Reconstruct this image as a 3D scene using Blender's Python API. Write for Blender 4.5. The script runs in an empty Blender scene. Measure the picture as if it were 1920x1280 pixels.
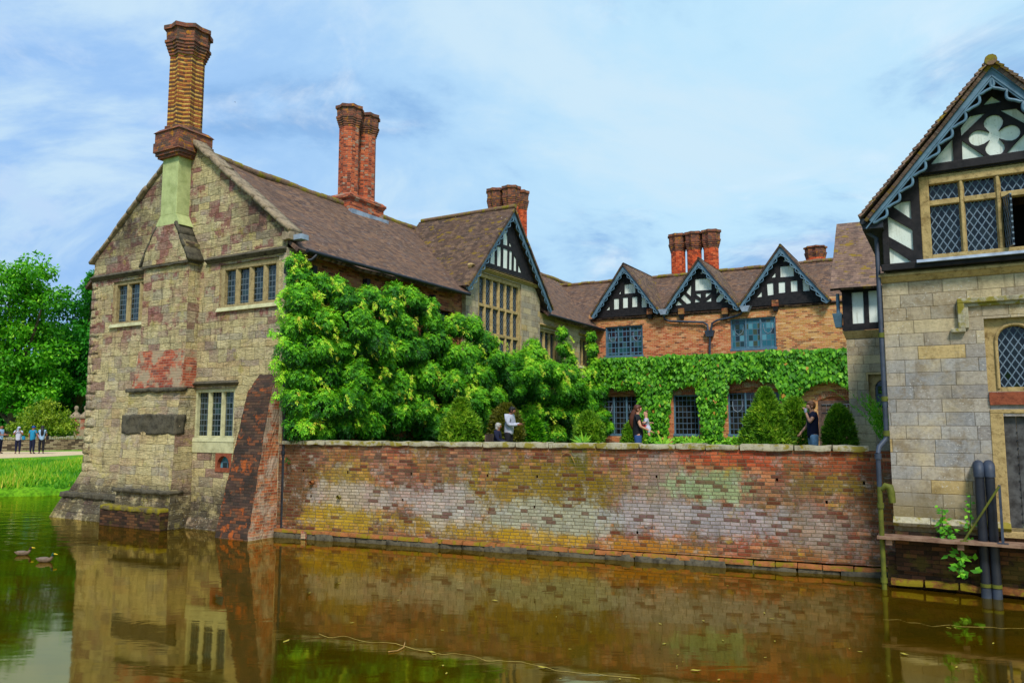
import bpy, math, random
import numpy as np
from mathutils import Vector, Matrix, geometry
from mathutils.noise import noise as pnoise
random.seed(7); rng = np.random.default_rng(7)
R = math.radians
scene = bpy.context.scene
COL = scene.collection
# ------------------------------------------------------------------ camera model
PITCH = math.atan(152/1440); CP, SP = math.cos(PITCH), math.sin(PITCH); CH = 3.0
def ray(X, Y):
    a = (X-960)/1440; b = (640-Y)/1440
    return (a, CP-b*SP, SP+b*CP)
def atz(X, Y, z):
    d = ray(X, Y); t = (z-CH)/d[2]; return Vector((d[0]*t, d[1]*t, z))
def atd(X, Y, dep):
    d = ray(X, Y); t = dep/d[1]; return Vector((d[0]*t, dep, CH+d[2]*t))
class Frame:
    def __init__(s, o, deg):
        s.o = o; s.a = R(deg); s.ex = (math.cos(s.a), math.sin(s.a)); s.ey = (-math.sin(s.a), math.cos(s.a))
        s.m = Matrix.Translation((o[0], o[1], 0)) @ Matrix.Rotation(s.a, 4, 'Z')
    def on(s, X, Y, yo=0.0):
        d = ray(X, Y)
        t = (yo+s.o[0]*s.ey[0]+s.o[1]*s.ey[1])/(d[0]*s.ey[0]+d[1]*s.ey[1])
        px, py = d[0]*t, d[1]*t
        return ((px-s.o[0])*s.ex[0]+(py-s.o[1])*s.ex[1], CH+d[2]*t)
    def w(s, x, y, z): return s.m @ Vector((x, y, z))
ID = Frame((0, 0), 0)
P0 = (-6.2, 20.8)
G = Frame(P0, -30); S = Frame(P0, 60); RW = Frame((4.3, 38.99), -30)
W = Frame((-6.2, 20.75), -21.7)
GD = 14.5
H = Frame(((1663-960)/1440*GD, GD), -30)
B = Frame((9.55, 22.0), -30)
# ------------------------------------------------------------------ object helpers
def props(o, label=None, cat=None, group=None, kind=None):
    if label: o['label'] = label
    if cat: o['category'] = cat
    if group: o['group'] = group
    if kind: o['kind'] = kind
    return o
def empty(name, frame, label, cat, group=None, loc=None):
    o = bpy.data.objects.new(name, None); COL.objects.link(o); o.empty_display_size = .3
    m = (Matrix.Translation(loc) if loc is not None else frame.m); o.matrix_basis = m; WORLD[o.name] = m.copy()
    return props(o, label, cat, group)
WORLD = {}
def attach(o, frame, parent):
    m = frame.m if isinstance(frame, Frame) else frame
    WORLD[o.name] = m.copy()
    if parent is not None:
        o.parent = parent; o.matrix_parent_inverse = Matrix.Identity(4); o.matrix_basis = WORLD[parent.name].inverted() @ m
    else: o.matrix_basis = m
def qn(a, b, c):
    return (Vector(b)-Vector(a)).cross(Vector(c)-Vector(a))
class MB:
    def __init__(s): s.v = []; s.f = []; s.sm = []; s.uv = []
    def add(s, vs, fs, smooth=False, uvs=None):
        n = len(s.v); s.v += [tuple(v) for v in vs]
        for i, f in enumerate(fs):
            s.f.append(tuple(k+n for k in f)); s.sm.append(smooth); s.uv.append(uvs[i] if uvs else None)
    def box(s, x0, x1, y0, y1, z0, z1):
        s.add([(x, y, z) for z in (z0, z1) for y in (y0, y1) for x in (x0, x1)],
              [(0,2,3,1),(4,5,7,6),(0,1,5,4),(2,6,7,3),(0,4,6,2),(1,3,7,5)])
    def prism(s, poly, y0, y1, smooth=False):         # poly in x,z extruded along y
        n = len(poly)
        s.add([(x, y0, z) for x, z in poly]+[(x, y1, z) for x, z in poly],
              [tuple(range(n)), tuple(range(2*n-1, n-1, -1))]+[(i, i+n, (i+1) % n+n, (i+1) % n) for i in range(n)], smooth)
    def vprism(s, poly, z0, z1, poly1=None):          # poly in x,y extruded up (optionally to another outline)
        n = len(poly); p1 = poly1 or poly
        s.add([(x, y, z0) for x, y in poly]+[(x, y, z1) for x, y in p1],
              [tuple(range(n-1, -1, -1)), tuple(range(n, 2*n))]+[(i, (i+1) % n, (i+1) % n+n, i+n) for i in range(n)])
    def beam(s, p, q, w, y0, y1):                      # bar between two x,z points
        d = Vector((q[0]-p[0], q[1]-p[1])).normalized(); n = Vector((-d.y, d.x))*w/2
        s.prism([(p[0]+n.x, p[1]+n.y), (p[0]-n.x, p[1]-n.y), (q[0]-n.x, q[1]-n.y), (q[0]+n.x, q[1]+n.y)], y0, y1)
    def frustum(s, a, b):                              # a,b = (x0,x1,y0,y1,z)
        s.add([(a[0],a[2],a[4]),(a[1],a[2],a[4]),(a[1],a[3],a[4]),(a[0],a[3],a[4]),(b[0],b[2],b[4]),(b[1],b[2],b[4]),(b[1],b[3],b[4]),(b[0],b[3],b[4])],
              [(3,2,1,0),(4,5,6,7),(0,1,5,4),(1,2,6,5),(2,3,7,6),(3,0,4,7)])
    def tube(s, pts, r, n=10, cap=True):
        pts = [Vector(p) for p in pts]; rs = r if isinstance(r, (list, tuple)) else [r]*len(pts)
        vs = []; fs = []; up = Vector((0, 0, 1)); prev = None
        for i, p in enumerate(pts):
            d = (pts[min(i+1, len(pts)-1)]-pts[max(i-1, 0)]).normalized()
            if prev is None:
                a = d.cross(up) if abs(d.z) < .95 else d.cross(Vector((1, 0, 0)))
            else: a = prev-d*prev.dot(d)
            a.normalize(); prev = a; b = d.cross(a)
            for k in range(n):
                t = 2*math.pi*k/n; vs.append(p+(a*math.cos(t)+b*math.sin(t))*rs[i])
        for i in range(len(pts)-1):
            for k in range(n):
                fs.append((i*n+k, i*n+(k+1) % n, (i+1)*n+(k+1) % n, (i+1)*n+k))
        s.add(vs, fs, True)
        if cap:
            s.add(vs[:n], [tuple(range(n-1, -1, -1))]); s.add(vs[-n:], [tuple(range(n))])
    def lathe(s, prof, c=(0, 0, 0), n=16, smooth=True):
        vs = []; fs = []
        for r, z in prof:
            for k in range(n):
                t = 2*math.pi*k/n; vs.append((c[0]+r*math.cos(t), c[1]+r*math.sin(t), c[2]+z))
        for i in range(len(prof)-1):
            for k in range(n): fs.append((i*n+k, i*n+(k+1) % n, (i+1)*n+(k+1) % n, (i+1)*n+k))
        s.add(vs, fs, smooth)
        s.add(vs[:n], [tuple(range(n-1, -1, -1))]); s.add(vs[-n:], [tuple(range(n))])
    def block(s, x0, x1, y0, y1, z0, z1, amp=.015, rnd=.2, res=(5, 3, 3), seed=0):   # rough stone block
        c = Vector(((x0+x1)/2, (y0+y1)/2, (z0+z1)/2)); h = Vector(((x1-x0)/2, (y1-y0)/2, (z1-z0)/2))
        idx = {}; vs = []; fs = []
        def vid(i, j, k):
            if (i, j, k) not in idx:
                p = Vector((2*i/res[0]-1, 2*j/res[1]-1, 2*k/res[2]-1))
                L = p.length; m = max(abs(p.x), abs(p.y), abs(p.z)); q = p*(1-rnd*(L/m-1)*.5); q = Vector((p.x*(1-.3*rnd*(L/m-1)), q.y, q.z))
                P = Vector((c.x+q.x*h.x, c.y+q.y*h.y, c.z+q.z*h.z))
                nn = Vector((pnoise(P*4+Vector((seed, 0, 0))), pnoise(P*4+Vector((0, seed+9, 0))), pnoise(P*4+Vector((0, 3, seed)))))
                idx[(i, j, k)] = len(vs); vs.append(P+nn*amp*1.6)
            return idx[(i, j, k)]
        a, b, d = res
        for i in range(a):
            for j in range(b):
                fs.append((vid(i,j,0), vid(i,j+1,0), vid(i+1,j+1,0), vid(i+1,j,0))); fs.append((vid(i,j,d), vid(i+1,j,d), vid(i+1,j+1,d), vid(i,j+1,d)))
            for k in range(d):
                fs.append((vid(i,0,k), vid(i+1,0,k), vid(i+1,0,k+1), vid(i,0,k+1))); fs.append((vid(i,b,k), vid(i,b,k+1), vid(i+1,b,k+1), vid(i+1,b,k)))
        for j in range(b):
            for k in range(d):
                fs.append((vid(0,j,k), vid(0,j,k+1), vid(0,j+1,k+1), vid(0,j+1,k))); fs.append((vid(a,j,k), vid(a,j+1,k), vid(a,j+1,k+1), vid(a,j,k+1)))
        s.add(vs, fs, amp > .02)
    def holes(s, outer, holes, y, depth, grid=None):    # wall face with real openings and reveals
        loops = [outer]+holes; pts = [p for l in loops for p in l]
        tris = geometry.tessellate_polygon([[Vector((p[0], p[1], 0)) for p in l] for l in loops])
        s.add([(p[0], y, p[1]) for p in pts], [tuple(t) for t in tris])
        for h in holes:
            n = len(h)
            s.add([(p[0], y, p[1]) for p in h]+[(p[0], y+depth, p[1]) for p in h], [(i, (i+1) % n, (i+1) % n+n, i+n) for i in range(n)])
    def slab(s, a, b, c, d, nu, nv, th=.1, amp=.02, sag=0., seed=0):   # a-b eave, d-c ridge; rippled roof slope
        a, b, c, d = map(Vector, (a, b, c, d)); nrm = (b-a).cross(d-a).normalized()
        if nrm.z < 0: nrm = -nrm
        vs = []; uv = []
        lu = (b-a).length; lv = (d-a).length
        o = a.dot((b-a).normalized()); 
        for j in range(nv+1):
            for i in range(nu+1):
                u = i/nu; v = j/nv; p = a*(1-u)*(1-v)+b*u*(1-v)+c*u*v+d*(1-u)*v
                k = pnoise(Vector((p.x*.5+seed, p.y*.5, p.z*.5)))*amp*1.5+pnoise(p*2.1)*amp*.5
                p = p+nrm*k+Vector((0, 0, -sag*math.sin(math.pi*u)))
                vs.append(p); uv.append((p.dot((b-a).normalized()), v*lv))
        n = len(vs); vs += [p-nrm*th for p in vs]
        fs = []; us = []
        q = nu+1
        for j in range(nv):
            for i in range(nu):
                f = (j*q+i, j*q+i+1, (j+1)*q+i+1, (j+1)*q+i); fs.append(f); us.append([uv[k] for k in f])
                fs.append(tuple(k+n for k in reversed(f))); us.append([uv[k] for k in reversed(f)])
        rim = [j for j in range(q)]+[j*q+nu for j in range(1, nv+1)]+[nv*q+i for i in range(nu-1, -1, -1)]+[j*q for j in range(nv-1, 0, -1)]
        m = len(rim)
        for i in range(m):
            f = (rim[i], rim[i]+n, rim[(i+1) % m]+n, rim[(i+1) % m]); fs.append(f); us.append([uv[k % n] for k in f])
        s.add(vs, fs, False, us)
    def build(s, name, mat, parent=None, frame=ID, label=None, bevel=0, kind=None, cat=None, group=None):
        me = bpy.data.meshes.new(name); me.from_pydata(s.v, [], s.f); me.materials.append(mat)
        ul = me.uv_layers.new(name='UVMap'); data = []
        V = [Vector(v) for v in s.v]
        for f, u in zip(s.f, s.uv):
            if u: data += [c for p in u for c in p]; continue
            n = Vector((0, 0, 0))
            for i in range(1, len(f)-1): n += (V[f[i]]-V[f[0]]).cross(V[f[i+1]]-V[f[0]])
            if n.length < 1e-12: n = Vector((0, -1, 0))
            n.normalize()
            if abs(n.z) > .97: t = Vector((1, 0, 0)); b = Vector((0, 1, 0))
            else:
                t = Vector((0, 0, 1)).cross(n).normalized()
                if t.x < -1e-4 or (abs(t.x) <= 1e-4 and t.y < 0): t = -t
                b = n.cross(t)
                if b.z < 0: b = -b
            for k in f: data += [V[k].dot(t), V[k].dot(b)]
        ul.data.foreach_set('uv', data)
        me.polygons.foreach_set('use_smooth', s.sm); me.update()
        o = bpy.data.objects.new(name, me); COL.objects.link(o); attach(o, frame, parent)
        if bevel:
            b = o.modifiers.new('bevel', 'BEVEL'); b.width = bevel; b.segments = 2; b.limit_method = 'ANGLE'; b.angle_limit = R(50)
        return props(o, label, cat, group, kind)
# ------------------------------------------------------------------ materials
def lin(c): c /= 255; return c/12.92 if c <= .04045 else ((c+.055)/1.055)**2.4
def C(r, g, b, k=1.0): return (lin(r)*k, lin(g)*k, lin(b)*k, 1)
class T:
    def __init__(s, name, rough=.85, spec=.3):
        s.mat = bpy.data.materials.new(name); s.mat.use_nodes = True; s.nt = s.mat.node_tree; s.nt.nodes.clear()
        s.out = s.nt.nodes.new('ShaderNodeOutputMaterial'); s.b = s.nt.nodes.new('ShaderNodeBsdfPrincipled')
        s.b.inputs['Roughness'].default_value = rough; s.b.inputs['Specular IOR Level'].default_value = spec
        s.lk(s.b.outputs[0], s.out.inputs[0])
    def lk(s, a, b): s.nt.links.new(a, b)
    def n(s, t, **a):
        x = s.nt.nodes.new('ShaderNode'+t)
        for k, v in a.items(): setattr(x, k, v)
        return x
    def set(s, sock, v):
        if isinstance(v, bpy.types.NodeSocket): s.lk(v, sock)
        elif v is not None: sock.default_value = v
    def m(s, op, a, b=None, c=None, clamp=False):
        x = s.n('Math', operation=op, use_clamp=clamp); s.set(x.inputs[0], a); s.set(x.inputs[1], b); s.set(x.inputs[2], c); return x.outputs[0]
    def vm(s, op, a, b=None):
        x = s.n('VectorMath', operation=op); s.set(x.inputs[0], a); s.set(x.inputs[1], b); return x.outputs[0]
    def sc(s, v, k):
        x = s.n('VectorMath', operation='SCALE'); s.lk(v, x.inputs[0]); s.set(x.inputs['Scale'], k); return x.outputs[0]
    def uv(s): return s.n('UVMap').outputs[0]
    def obj(s): return s.n('TexCoord').outputs['Object']
    def sep(s, v): x = s.n('SeparateXYZ'); s.lk(v, x.inputs[0]); return x.outputs
    def cmb(s, a, b, c=0): x = s.n('CombineXYZ'); s.set(x.inputs[0], a); s.set(x.inputs[1], b); s.set(x.inputs[2], c); return x.outputs[0]
    def noise(s, v, scale, det=3, rough=.55, dist=0, col=False):
        x = s.n('TexNoise'); s.lk(v, x.inputs['Vector']); x.inputs['Scale'].default_value = scale; x.inputs['Detail'].default_value = det
        x.inputs['Roughness'].default_value = rough; x.inputs['Distortion'].default_value = dist
        return x.outputs['Color' if col else 'Fac']
    def voro(s, v, scale, feat='F1', out='Distance'):
        x = s.n('TexVoronoi', feature=feat); s.lk(v, x.inputs['Vector']); x.inputs['Scale'].default_value = scale; return x.outputs[out]
    def ramp(s, f, stops, interp='LINEAR'):
        x = s.n('ValToRGB'); s.set(x.inputs[0], f); e = x.color_ramp; e.interpolation = interp
        while len(e.elements) < len(stops): e.elements.new(.5)
        for el, (p, c) in zip(e.elements, stops): el.position = p; el.color = c if not isinstance(c, (int, float)) else (c, c, c, 1)
        return x.outputs[0]
    def mr(s, v, a, b, c=0., d=1., sm=True):
        x = s.n('MapRange', interpolation_type='SMOOTHSTEP' if sm else 'LINEAR'); s.set(x.inputs[0], v)
        for i, k in enumerate((a, b, c, d)): s.set(x.inputs[i+1], k)
        return x.outputs[0]
    def mix(s, f, a, b, mode='MIX'):
        x = s.n('Mix', data_type='RGBA', blend_type=mode); s.set(x.inputs[0], f); s.set(x.inputs[6], a); s.set(x.inputs[7], b); return x.outputs[2]
    def wn(s, v, dim='3D'):
        x = s.n('TexWhiteNoise', noise_dimensions=dim); s.lk(v, x.inputs['W' if dim == '1D' else 'Vector']); return x.outputs
    def bump(s, h, st=.5, d=.02):
        x = s.n('Bump'); x.inputs['Strength'].default_value = st; x.inputs['Distance'].default_value = d; s.lk(h, x.inputs['Height']); s.lk(x.outputs[0], s.b.inputs['Normal'])
    def col(s, c): s.set(s.b.inputs['Base Color'], c)
    def masonry(s, w, h, mort, jit=.01, rand=0, soft=.5, hvar=0, jscale=3):
        uv = s.uv()
        if jit:
            nz = s.noise(uv, jscale, 2, .5, col=True); uv = s.vm('ADD', uv, s.sc(s.vm('SUBTRACT', nz, (.5, .5, .5)), jit*2))
        x, y, _ = s.sep(uv)
        if hvar:
            q = s.noise(s.cmb(0, y), 1.6, 1, .5); y = s.m('ADD', y, s.m('MULTIPLY', s.m('SUBTRACT', q, .5), hvar))
        yr = s.m('DIVIDE', y, h); row = s.m('FLOOR', yr)
        if rand:
            r = s.wn(row, '1D')[0]; ww = s.m('MULTIPLY_ADD', r, w*.7*rand, w*(1-.35*rand)); xs = s.m('ADD', s.m('DIVIDE', x, ww), s.m('MULTIPLY', r, 17.3))
        else:
            xs = s.m('ADD', s.m('DIVIDE', x, w), s.m('MULTIPLY', row, .5)); ww = w
        colm = s.m('FLOOR', xs); fx = s.m('FRACT', xs); fy = s.m('FRACT', yr)
        ex = s.m('MULTIPLY', s.m('MINIMUM', fx, s.m('SUBTRACT', 1, fx)), ww); ey = s.m('MULTIPLY', s.m('MINIMUM', fy, s.m('SUBTRACT', 1, fy)), h)
        e = s.m('MINIMUM', ex, ey); mask = s.mr(e, mort*(1-soft)*.5, mort*(1+soft)*.5+.001)
        idv = s.cmb(colm, row, 3.7); r = s.wn(idv)
        return dict(mask=mask, v=r[0], c=r[1], uv=uv, x=x, y=y, e=e)
def simple(name, c, rough=.8, c2=None, scale=6, bump=0, spec=.3, metal=0, tex='obj'):
    t = T(name, rough, spec); t.b.inputs['Metallic'].default_value = metal
    v = t.obj(); f = t.noise(v, scale, 5, .6)
    c2 = c2 or tuple([k*.6 for k in c[:3]]+[1])
    t.col(t.mix(t.mr(f, .35, .7), c, c2))
    if bump: t.bump(t.noise(v, scale*3, 4), .5, bump)
    return t.mat
def stone_wing():
    t = T('rubble_stone', .92, .15); k = t.masonry(.58, .24, .016, .06, True, .9, .5, 2.2)
    uv = t.uv(); x, z, _ = t.sep(uv)
    pal = t.ramp(k['v'], [(0, C(204,194,140)), (.2, C(182,176,132)), (.32, C(214,202,148)), (.46, C(160,158,142)), (.58, C(206,190,130)), (.70, C(170,150,134)), (.80, C(216,208,160)), (.91, C(140,132,124))], 'CONSTANT')
    wash = t.ramp(t.noise(t.vm('MULTIPLY', uv, (1, 1.6, 1)), 1.1, 7, .7, .8), [(.32, C(146,140,106)), (.44, C(200,192,136)), (.54, C(214,204,148)), (.64, C(172,166,150)), (.74, C(172,150,126))])
    c = t.mix(.45, pal, wash)
    fine = t.noise(uv, 11, 7, .75)
    st = t.noise(t.vm('MULTIPLY', t.vm('ADD', uv, t.sc(t.noise(uv, 1.5, 3, .5, col=True), .25)), (1.5, 13, 1)), 1.7, 7, .72, 1.0)
    rn = t.noise(t.vm('ADD', uv, (31, 7, 0)), 1.0, 6, .7)
    red = t.m('MULTIPLY', t.mr(rn, .46, .55), t.mr(z, 4.8, 6.2, .3, 1)); rc = t.ramp(t.noise(uv, 3, 4, .7), [(.35, C(122,62,50)), (.5, C(156,104,100)), (.65, C(144,92,72))])
    red = t.m('MULTIPLY', red, t.mr(k['v'], .25, .6, .25, .85))
    low = t.m('GREATER_THAN', k['v'], .955); c = t.mix(t.m('MAXIMUM', red, t.m('MULTIPLY', low, .5)), c, rc)
    c = t.mix(.85, c, t.ramp(st, [(.30, .22), (.42, .72), (.52, 1.0), (.66, 1.12), (.78, .6)]), 'MULTIPLY')
    c = t.mix(.75, c, t.ramp(fine, [(.28, .35), (.48, .95), (.60, 1.1), (.75, 1.4)]), 'MULTIPLY')
    c = t.mix(t.m('MULTIPLY', t.m('SUBTRACT', 1, k['mask']), t.mr(t.noise(uv, 2.1, 3), .4, .6, .1, .6)), c, C(92,84,58))
    dm = t.noise(t.vm('ADD', uv, (3, 50, 0)), 1.7, 7, .75)
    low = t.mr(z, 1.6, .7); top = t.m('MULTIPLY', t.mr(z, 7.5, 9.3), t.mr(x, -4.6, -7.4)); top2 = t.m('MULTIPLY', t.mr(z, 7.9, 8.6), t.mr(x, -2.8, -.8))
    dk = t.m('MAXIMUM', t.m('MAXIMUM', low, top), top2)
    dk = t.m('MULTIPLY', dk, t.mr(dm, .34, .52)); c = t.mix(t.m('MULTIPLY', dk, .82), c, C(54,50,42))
    sv = t.vm('MULTIPLY', uv, (3.2, .5, 1)); run = t.mr(t.noise(t.vm('ADD', sv, (13, 5, 0)), 1.6, 7, .75), .52, .68); c = t.mix(t.m('MULTIPLY', run, .62), c, C(72,64,46)); c = t.mix(1, c, (1.08, .99, 1.04, 1), 'MULTIPLY')
    ye = t.mr(t.noise(t.vm('ADD', uv, (21, 15, 0)), 1.3, 6, .7), .56, .66); c = t.mix(t.m('MULTIPLY', ye, .45), c, C(188,176,84))
    lich = t.mr(t.noise(t.vm('ADD', uv, (9, 9, 0)), 16, 3, .6), .64, .68); c = t.mix(t.m('MULTIPLY', lich, t.mr(z, 2.4, .6, .12, .85)), c, C(196,196,184))
    t.col(c)
    hh = t.m('ADD', t.m('MULTIPLY', k['mask'], .5), t.m('ADD', t.m('MULTIPLY', st, 2.2), t.m('MULTIPLY', fine, .8))); t.bump(hh, 1.0, .045)
    return t.mat
def brick(name, pal, mortc, w=.235, h=.078, mort=.013, stains=(), jit=.006, overlay=None, flat=0.0, bump=.012, rand=0):
    t = T(name, .9, .2); k = t.masonry(w, h, mort, jit, rand, .6)
    c = t.ramp(k['v'], pal, 'CONSTANT'); uv = t.uv(); x, z, _ = t.sep(uv)
    fine = t.noise(uv, 22, 5, .65)
    if overlay: c = overlay(t, c, x, z, uv, k)
    c = t.mix(.6, c, t.ramp(fine, [(.3, .55), (.55, 1.0), (.72, 1.35)]), 'MULTIPLY')
    c = t.mix(t.m('MULTIPLY', t.m('SUBTRACT', 1, k['mask']), .75), c, mortc)
    for (sc, lo, hi, cc, am, off) in stains:
        c = t.mix(t.m('MULTIPLY', t.mr(t.noise(t.vm('ADD', uv, (off, off*2, 0)), sc, 6, .7), lo, hi), am), c, cc)
    t.col(c); t.bump(t.m('ADD', k['mask'], t.m('MULTIPLY', fine, .8)), .8, bump); return t.mat
RED = [(0, C(158,86,56)), (.14, C(134,68,46)), (.28, C(172,104,68)), (.42, C(116,60,44)), (.54, C(156,96,74)), (.66, C(96,56,42)), (.76, C(178,114,76)), (.88, C(144,76,50))]
def moat_overlay(t, c, x, z, uv, k):
    def blob(X, Y, X2, Y2, sc=1.5, th=.5):
        u0, z0 = W.on(X, Y); u1, z1 = W.on(X2, Y2)
        cu, cz = (u0+u1)/2, (z0+z1)/2; ru, rz = abs(u1-u0)/2, abs(z1-z0)/2
        d = t.m('SQRT', t.m('ADD', t.m('POWER', t.m('ABSOLUTE', t.m('DIVIDE', t.m('SUBTRACT', x, cu), ru)), 2.), t.m('POWER', t.m('ABSOLUTE', t.m('DIVIDE', t.m('SUBTRACT', z, cz), rz)), 2.)))
        n = t.noise(t.vm('ADD', t.vm('MULTIPLY', uv, (1.25, .85, 1)), (X*.01, Y*.03, 0)), sc, 9, .82, .4)
        q = t.m('ADD', d, t.m('MULTIPLY', t.m('SUBTRACT', n, .5), 4.2))
        q = t.m('ADD', q, t.m('MULTIPLY', t.m('SUBTRACT', k['v'], .5), .35))
        return t.mr(q, 1.25, .6)
    br = t.mr(t.noise(uv, 1.1, 5, .6), .42, .6)
    c = t.mix(t.m('MULTIPLY', br, .55), c, C(112,90,74))
    ol = t.mr(t.noise(t.vm('ADD', uv, (70, 9, 0)), .8, 7, .75), .46, .6); c = t.mix(t.m('MULTIPLY', ol, .45), c, C(110,92,34))
    for args, cc, am in [
        ((520,800,600,1000), C(84,58,30), .75), ((560,930,720,1010), C(176,140,20), .75), ((590,870,700,990), C(168,140,40), .55),
        ((560,900,800,960), C(186,176,170), .5), ((700,960,1000,1015), C(160,128,20), .65), ((850,855,1180,990), C(134,112,20), .8),
        ((1010,850,1130,1030), C(122,96,16), .85), ((900,930,1180,1015), C(166,168,150), .7), ((1120,930,1500,1020), C(164,160,166), .66),
        ((760,900,930,1000), C(190,186,182), .5), ((1180,860,1300,1000), C(160,146,142), .4),
        ((1255,880,1420,945), C(142,166,118), .7), ((1290,838,1500,880), C(186,70,34), .6), ((1480,835,1660,900), C(150,66,26), .6),
        ((1450,940,1640,1060), C(152,140,132), .55), ((1560,880,1665,1000), C(96,66,34), .6), ((1490,890,1640,930), C(128,108,24), .6), ((1120,1005,1330,1050), C(170,112,20), .75), ((860,985,1110,1030), C(178,136,20), .8), ((1060,830,1110,880), C(84,84,20), .8), ((1420,1020,1560,1060), C(140,90,30), .5)]:
        c = t.mix(t.m('MULTIPLY', blob(*args), am), c, cc)
    wh = t.mr(t.noise(t.vm('ADD', uv, (40, 3, 0)), 2.4, 7, .75), .53, .62); c = t.mix(t.m('MULTIPLY', wh, .38), c, C(176,168,158))
    yl = t.mr(t.noise(t.vm('ADD', uv, (14, 33, 0)), 1.9, 7, .75), .57, .66); c = t.mix(t.m('MULTIPLY', yl, .6), c, C(166,136,30))
    # each brick keeps a little of its own colour through the stains
    c = t.mix(.7, c, t.ramp(k['c'], [(0, .6), (.5, 1), (1, 1.3)]), 'MULTIPLY'); c = t.mix(1, c, (.95, .98, 1.0, 1), 'MULTIPLY')
    gr = t.noise(t.vm('MULTIPLY', uv, (3.0, .7, 1)), 1.3, 7, .75); c = t.mix(.7, c, t.ramp(gr, [(.3, .5), (.48, 1), (.62, 1.1), (.75, .75)]), 'MULTIPLY')
    odd = t.m('GREATER_THAN', k['v'], .93); c = t.mix(t.m('MULTIPLY', odd, .75), c, C(88,44,30))
    return c
def rear_overlay(t, c, x, z, uv, k):
    f = t.mr(t.noise(uv, 1.3, 6, .7), .42, .6); hi = t.mr(z, 7.3, 8.0, 0, .7); rt = t.mr(x, 8.3, 9.3, 0, 1)
    a = t.m('MULTIPLY', t.m('MAXIMUM', t.m('MULTIPLY', f, .6), t.m('MAXIMUM', hi, rt)), .68)
    a = t.m('MULTIPLY', a, t.mr(k['v'], .8, .5, .3, 1))
    c = t.mix(a, c, t.ramp(t.sep(k['c'])[1], [(0, C(214,170,98)), (.4, C(196,150,80)), (.7, C(224,188,130)), (.9, C(150,100,60))], 'CONSTANT'))
    return c
def tiles(name, base, w=.17, h=.105, moss=.0, lich=.5, tint=None):
    t = T(name, .9, .2); k = t.masonry(w, h, .006, .006, False, .8, 0, 6); uv = t.uv()
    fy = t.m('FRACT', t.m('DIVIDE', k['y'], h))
    c = t.ramp(k['v'], base, 'CONSTANT')
    b = t.noise(uv, .7, 5, .6); c = t.mix(t.mr(b, .35, .65, 0, .55), c, C(112,84,66)); sv = t.noise(t.vm('MULTIPLY', uv, (2.2, .35, 1)), 1.6, 7, .72); c = t.mix(.7, c, t.ramp(sv, [(.3, .55), (.5, 1), (.7, 1.35)]), 'MULTIPLY')
    fine = t.noise(uv, 16, 5, .7); c = t.mix(.6, c, t.ramp(fine, [(.3, .5), (.55, 1), (.75, 1.5)]), 'MULTIPLY')
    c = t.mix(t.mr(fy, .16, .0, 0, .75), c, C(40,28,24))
    c = t.mix(t.m('MULTIPLY', t.mr(t.noise(uv, 7, 3, .6), .66, .7), lich), c, C(190,176,160))
    if moss:
        mm = t.mr(t.noise(t.vm('MULTIPLY', uv, (1, 1.7, 1)), 2.2, 5, .65), .60-moss*.1, .66-moss*.1); c = t.mix(t.m('MULTIPLY', mm, .85), c, C(150,120,20))
    if tint: c = t.mix(tint[0], c, tint[1])
    c = t.mix(1, c, (.76, .78, .80, 1), 'MULTIPLY'); t.col(c); t.bump(t.m('ADD', t.m('ADD', t.m('SUBTRACT', 1, fy), t.m('MULTIPLY', k['v'], .5)), t.m('MULTIPLY', fine, .4)), .9, .03); return t.mat
TILE = [(0, C(126,96,80)), (.15, C(108,82,70)), (.3, C(140,108,86)), (.45, C(96,74,64)), (.6, C(132,98,76)), (.75, C(118,98,88)), (.88, C(150,112,84))]
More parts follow.
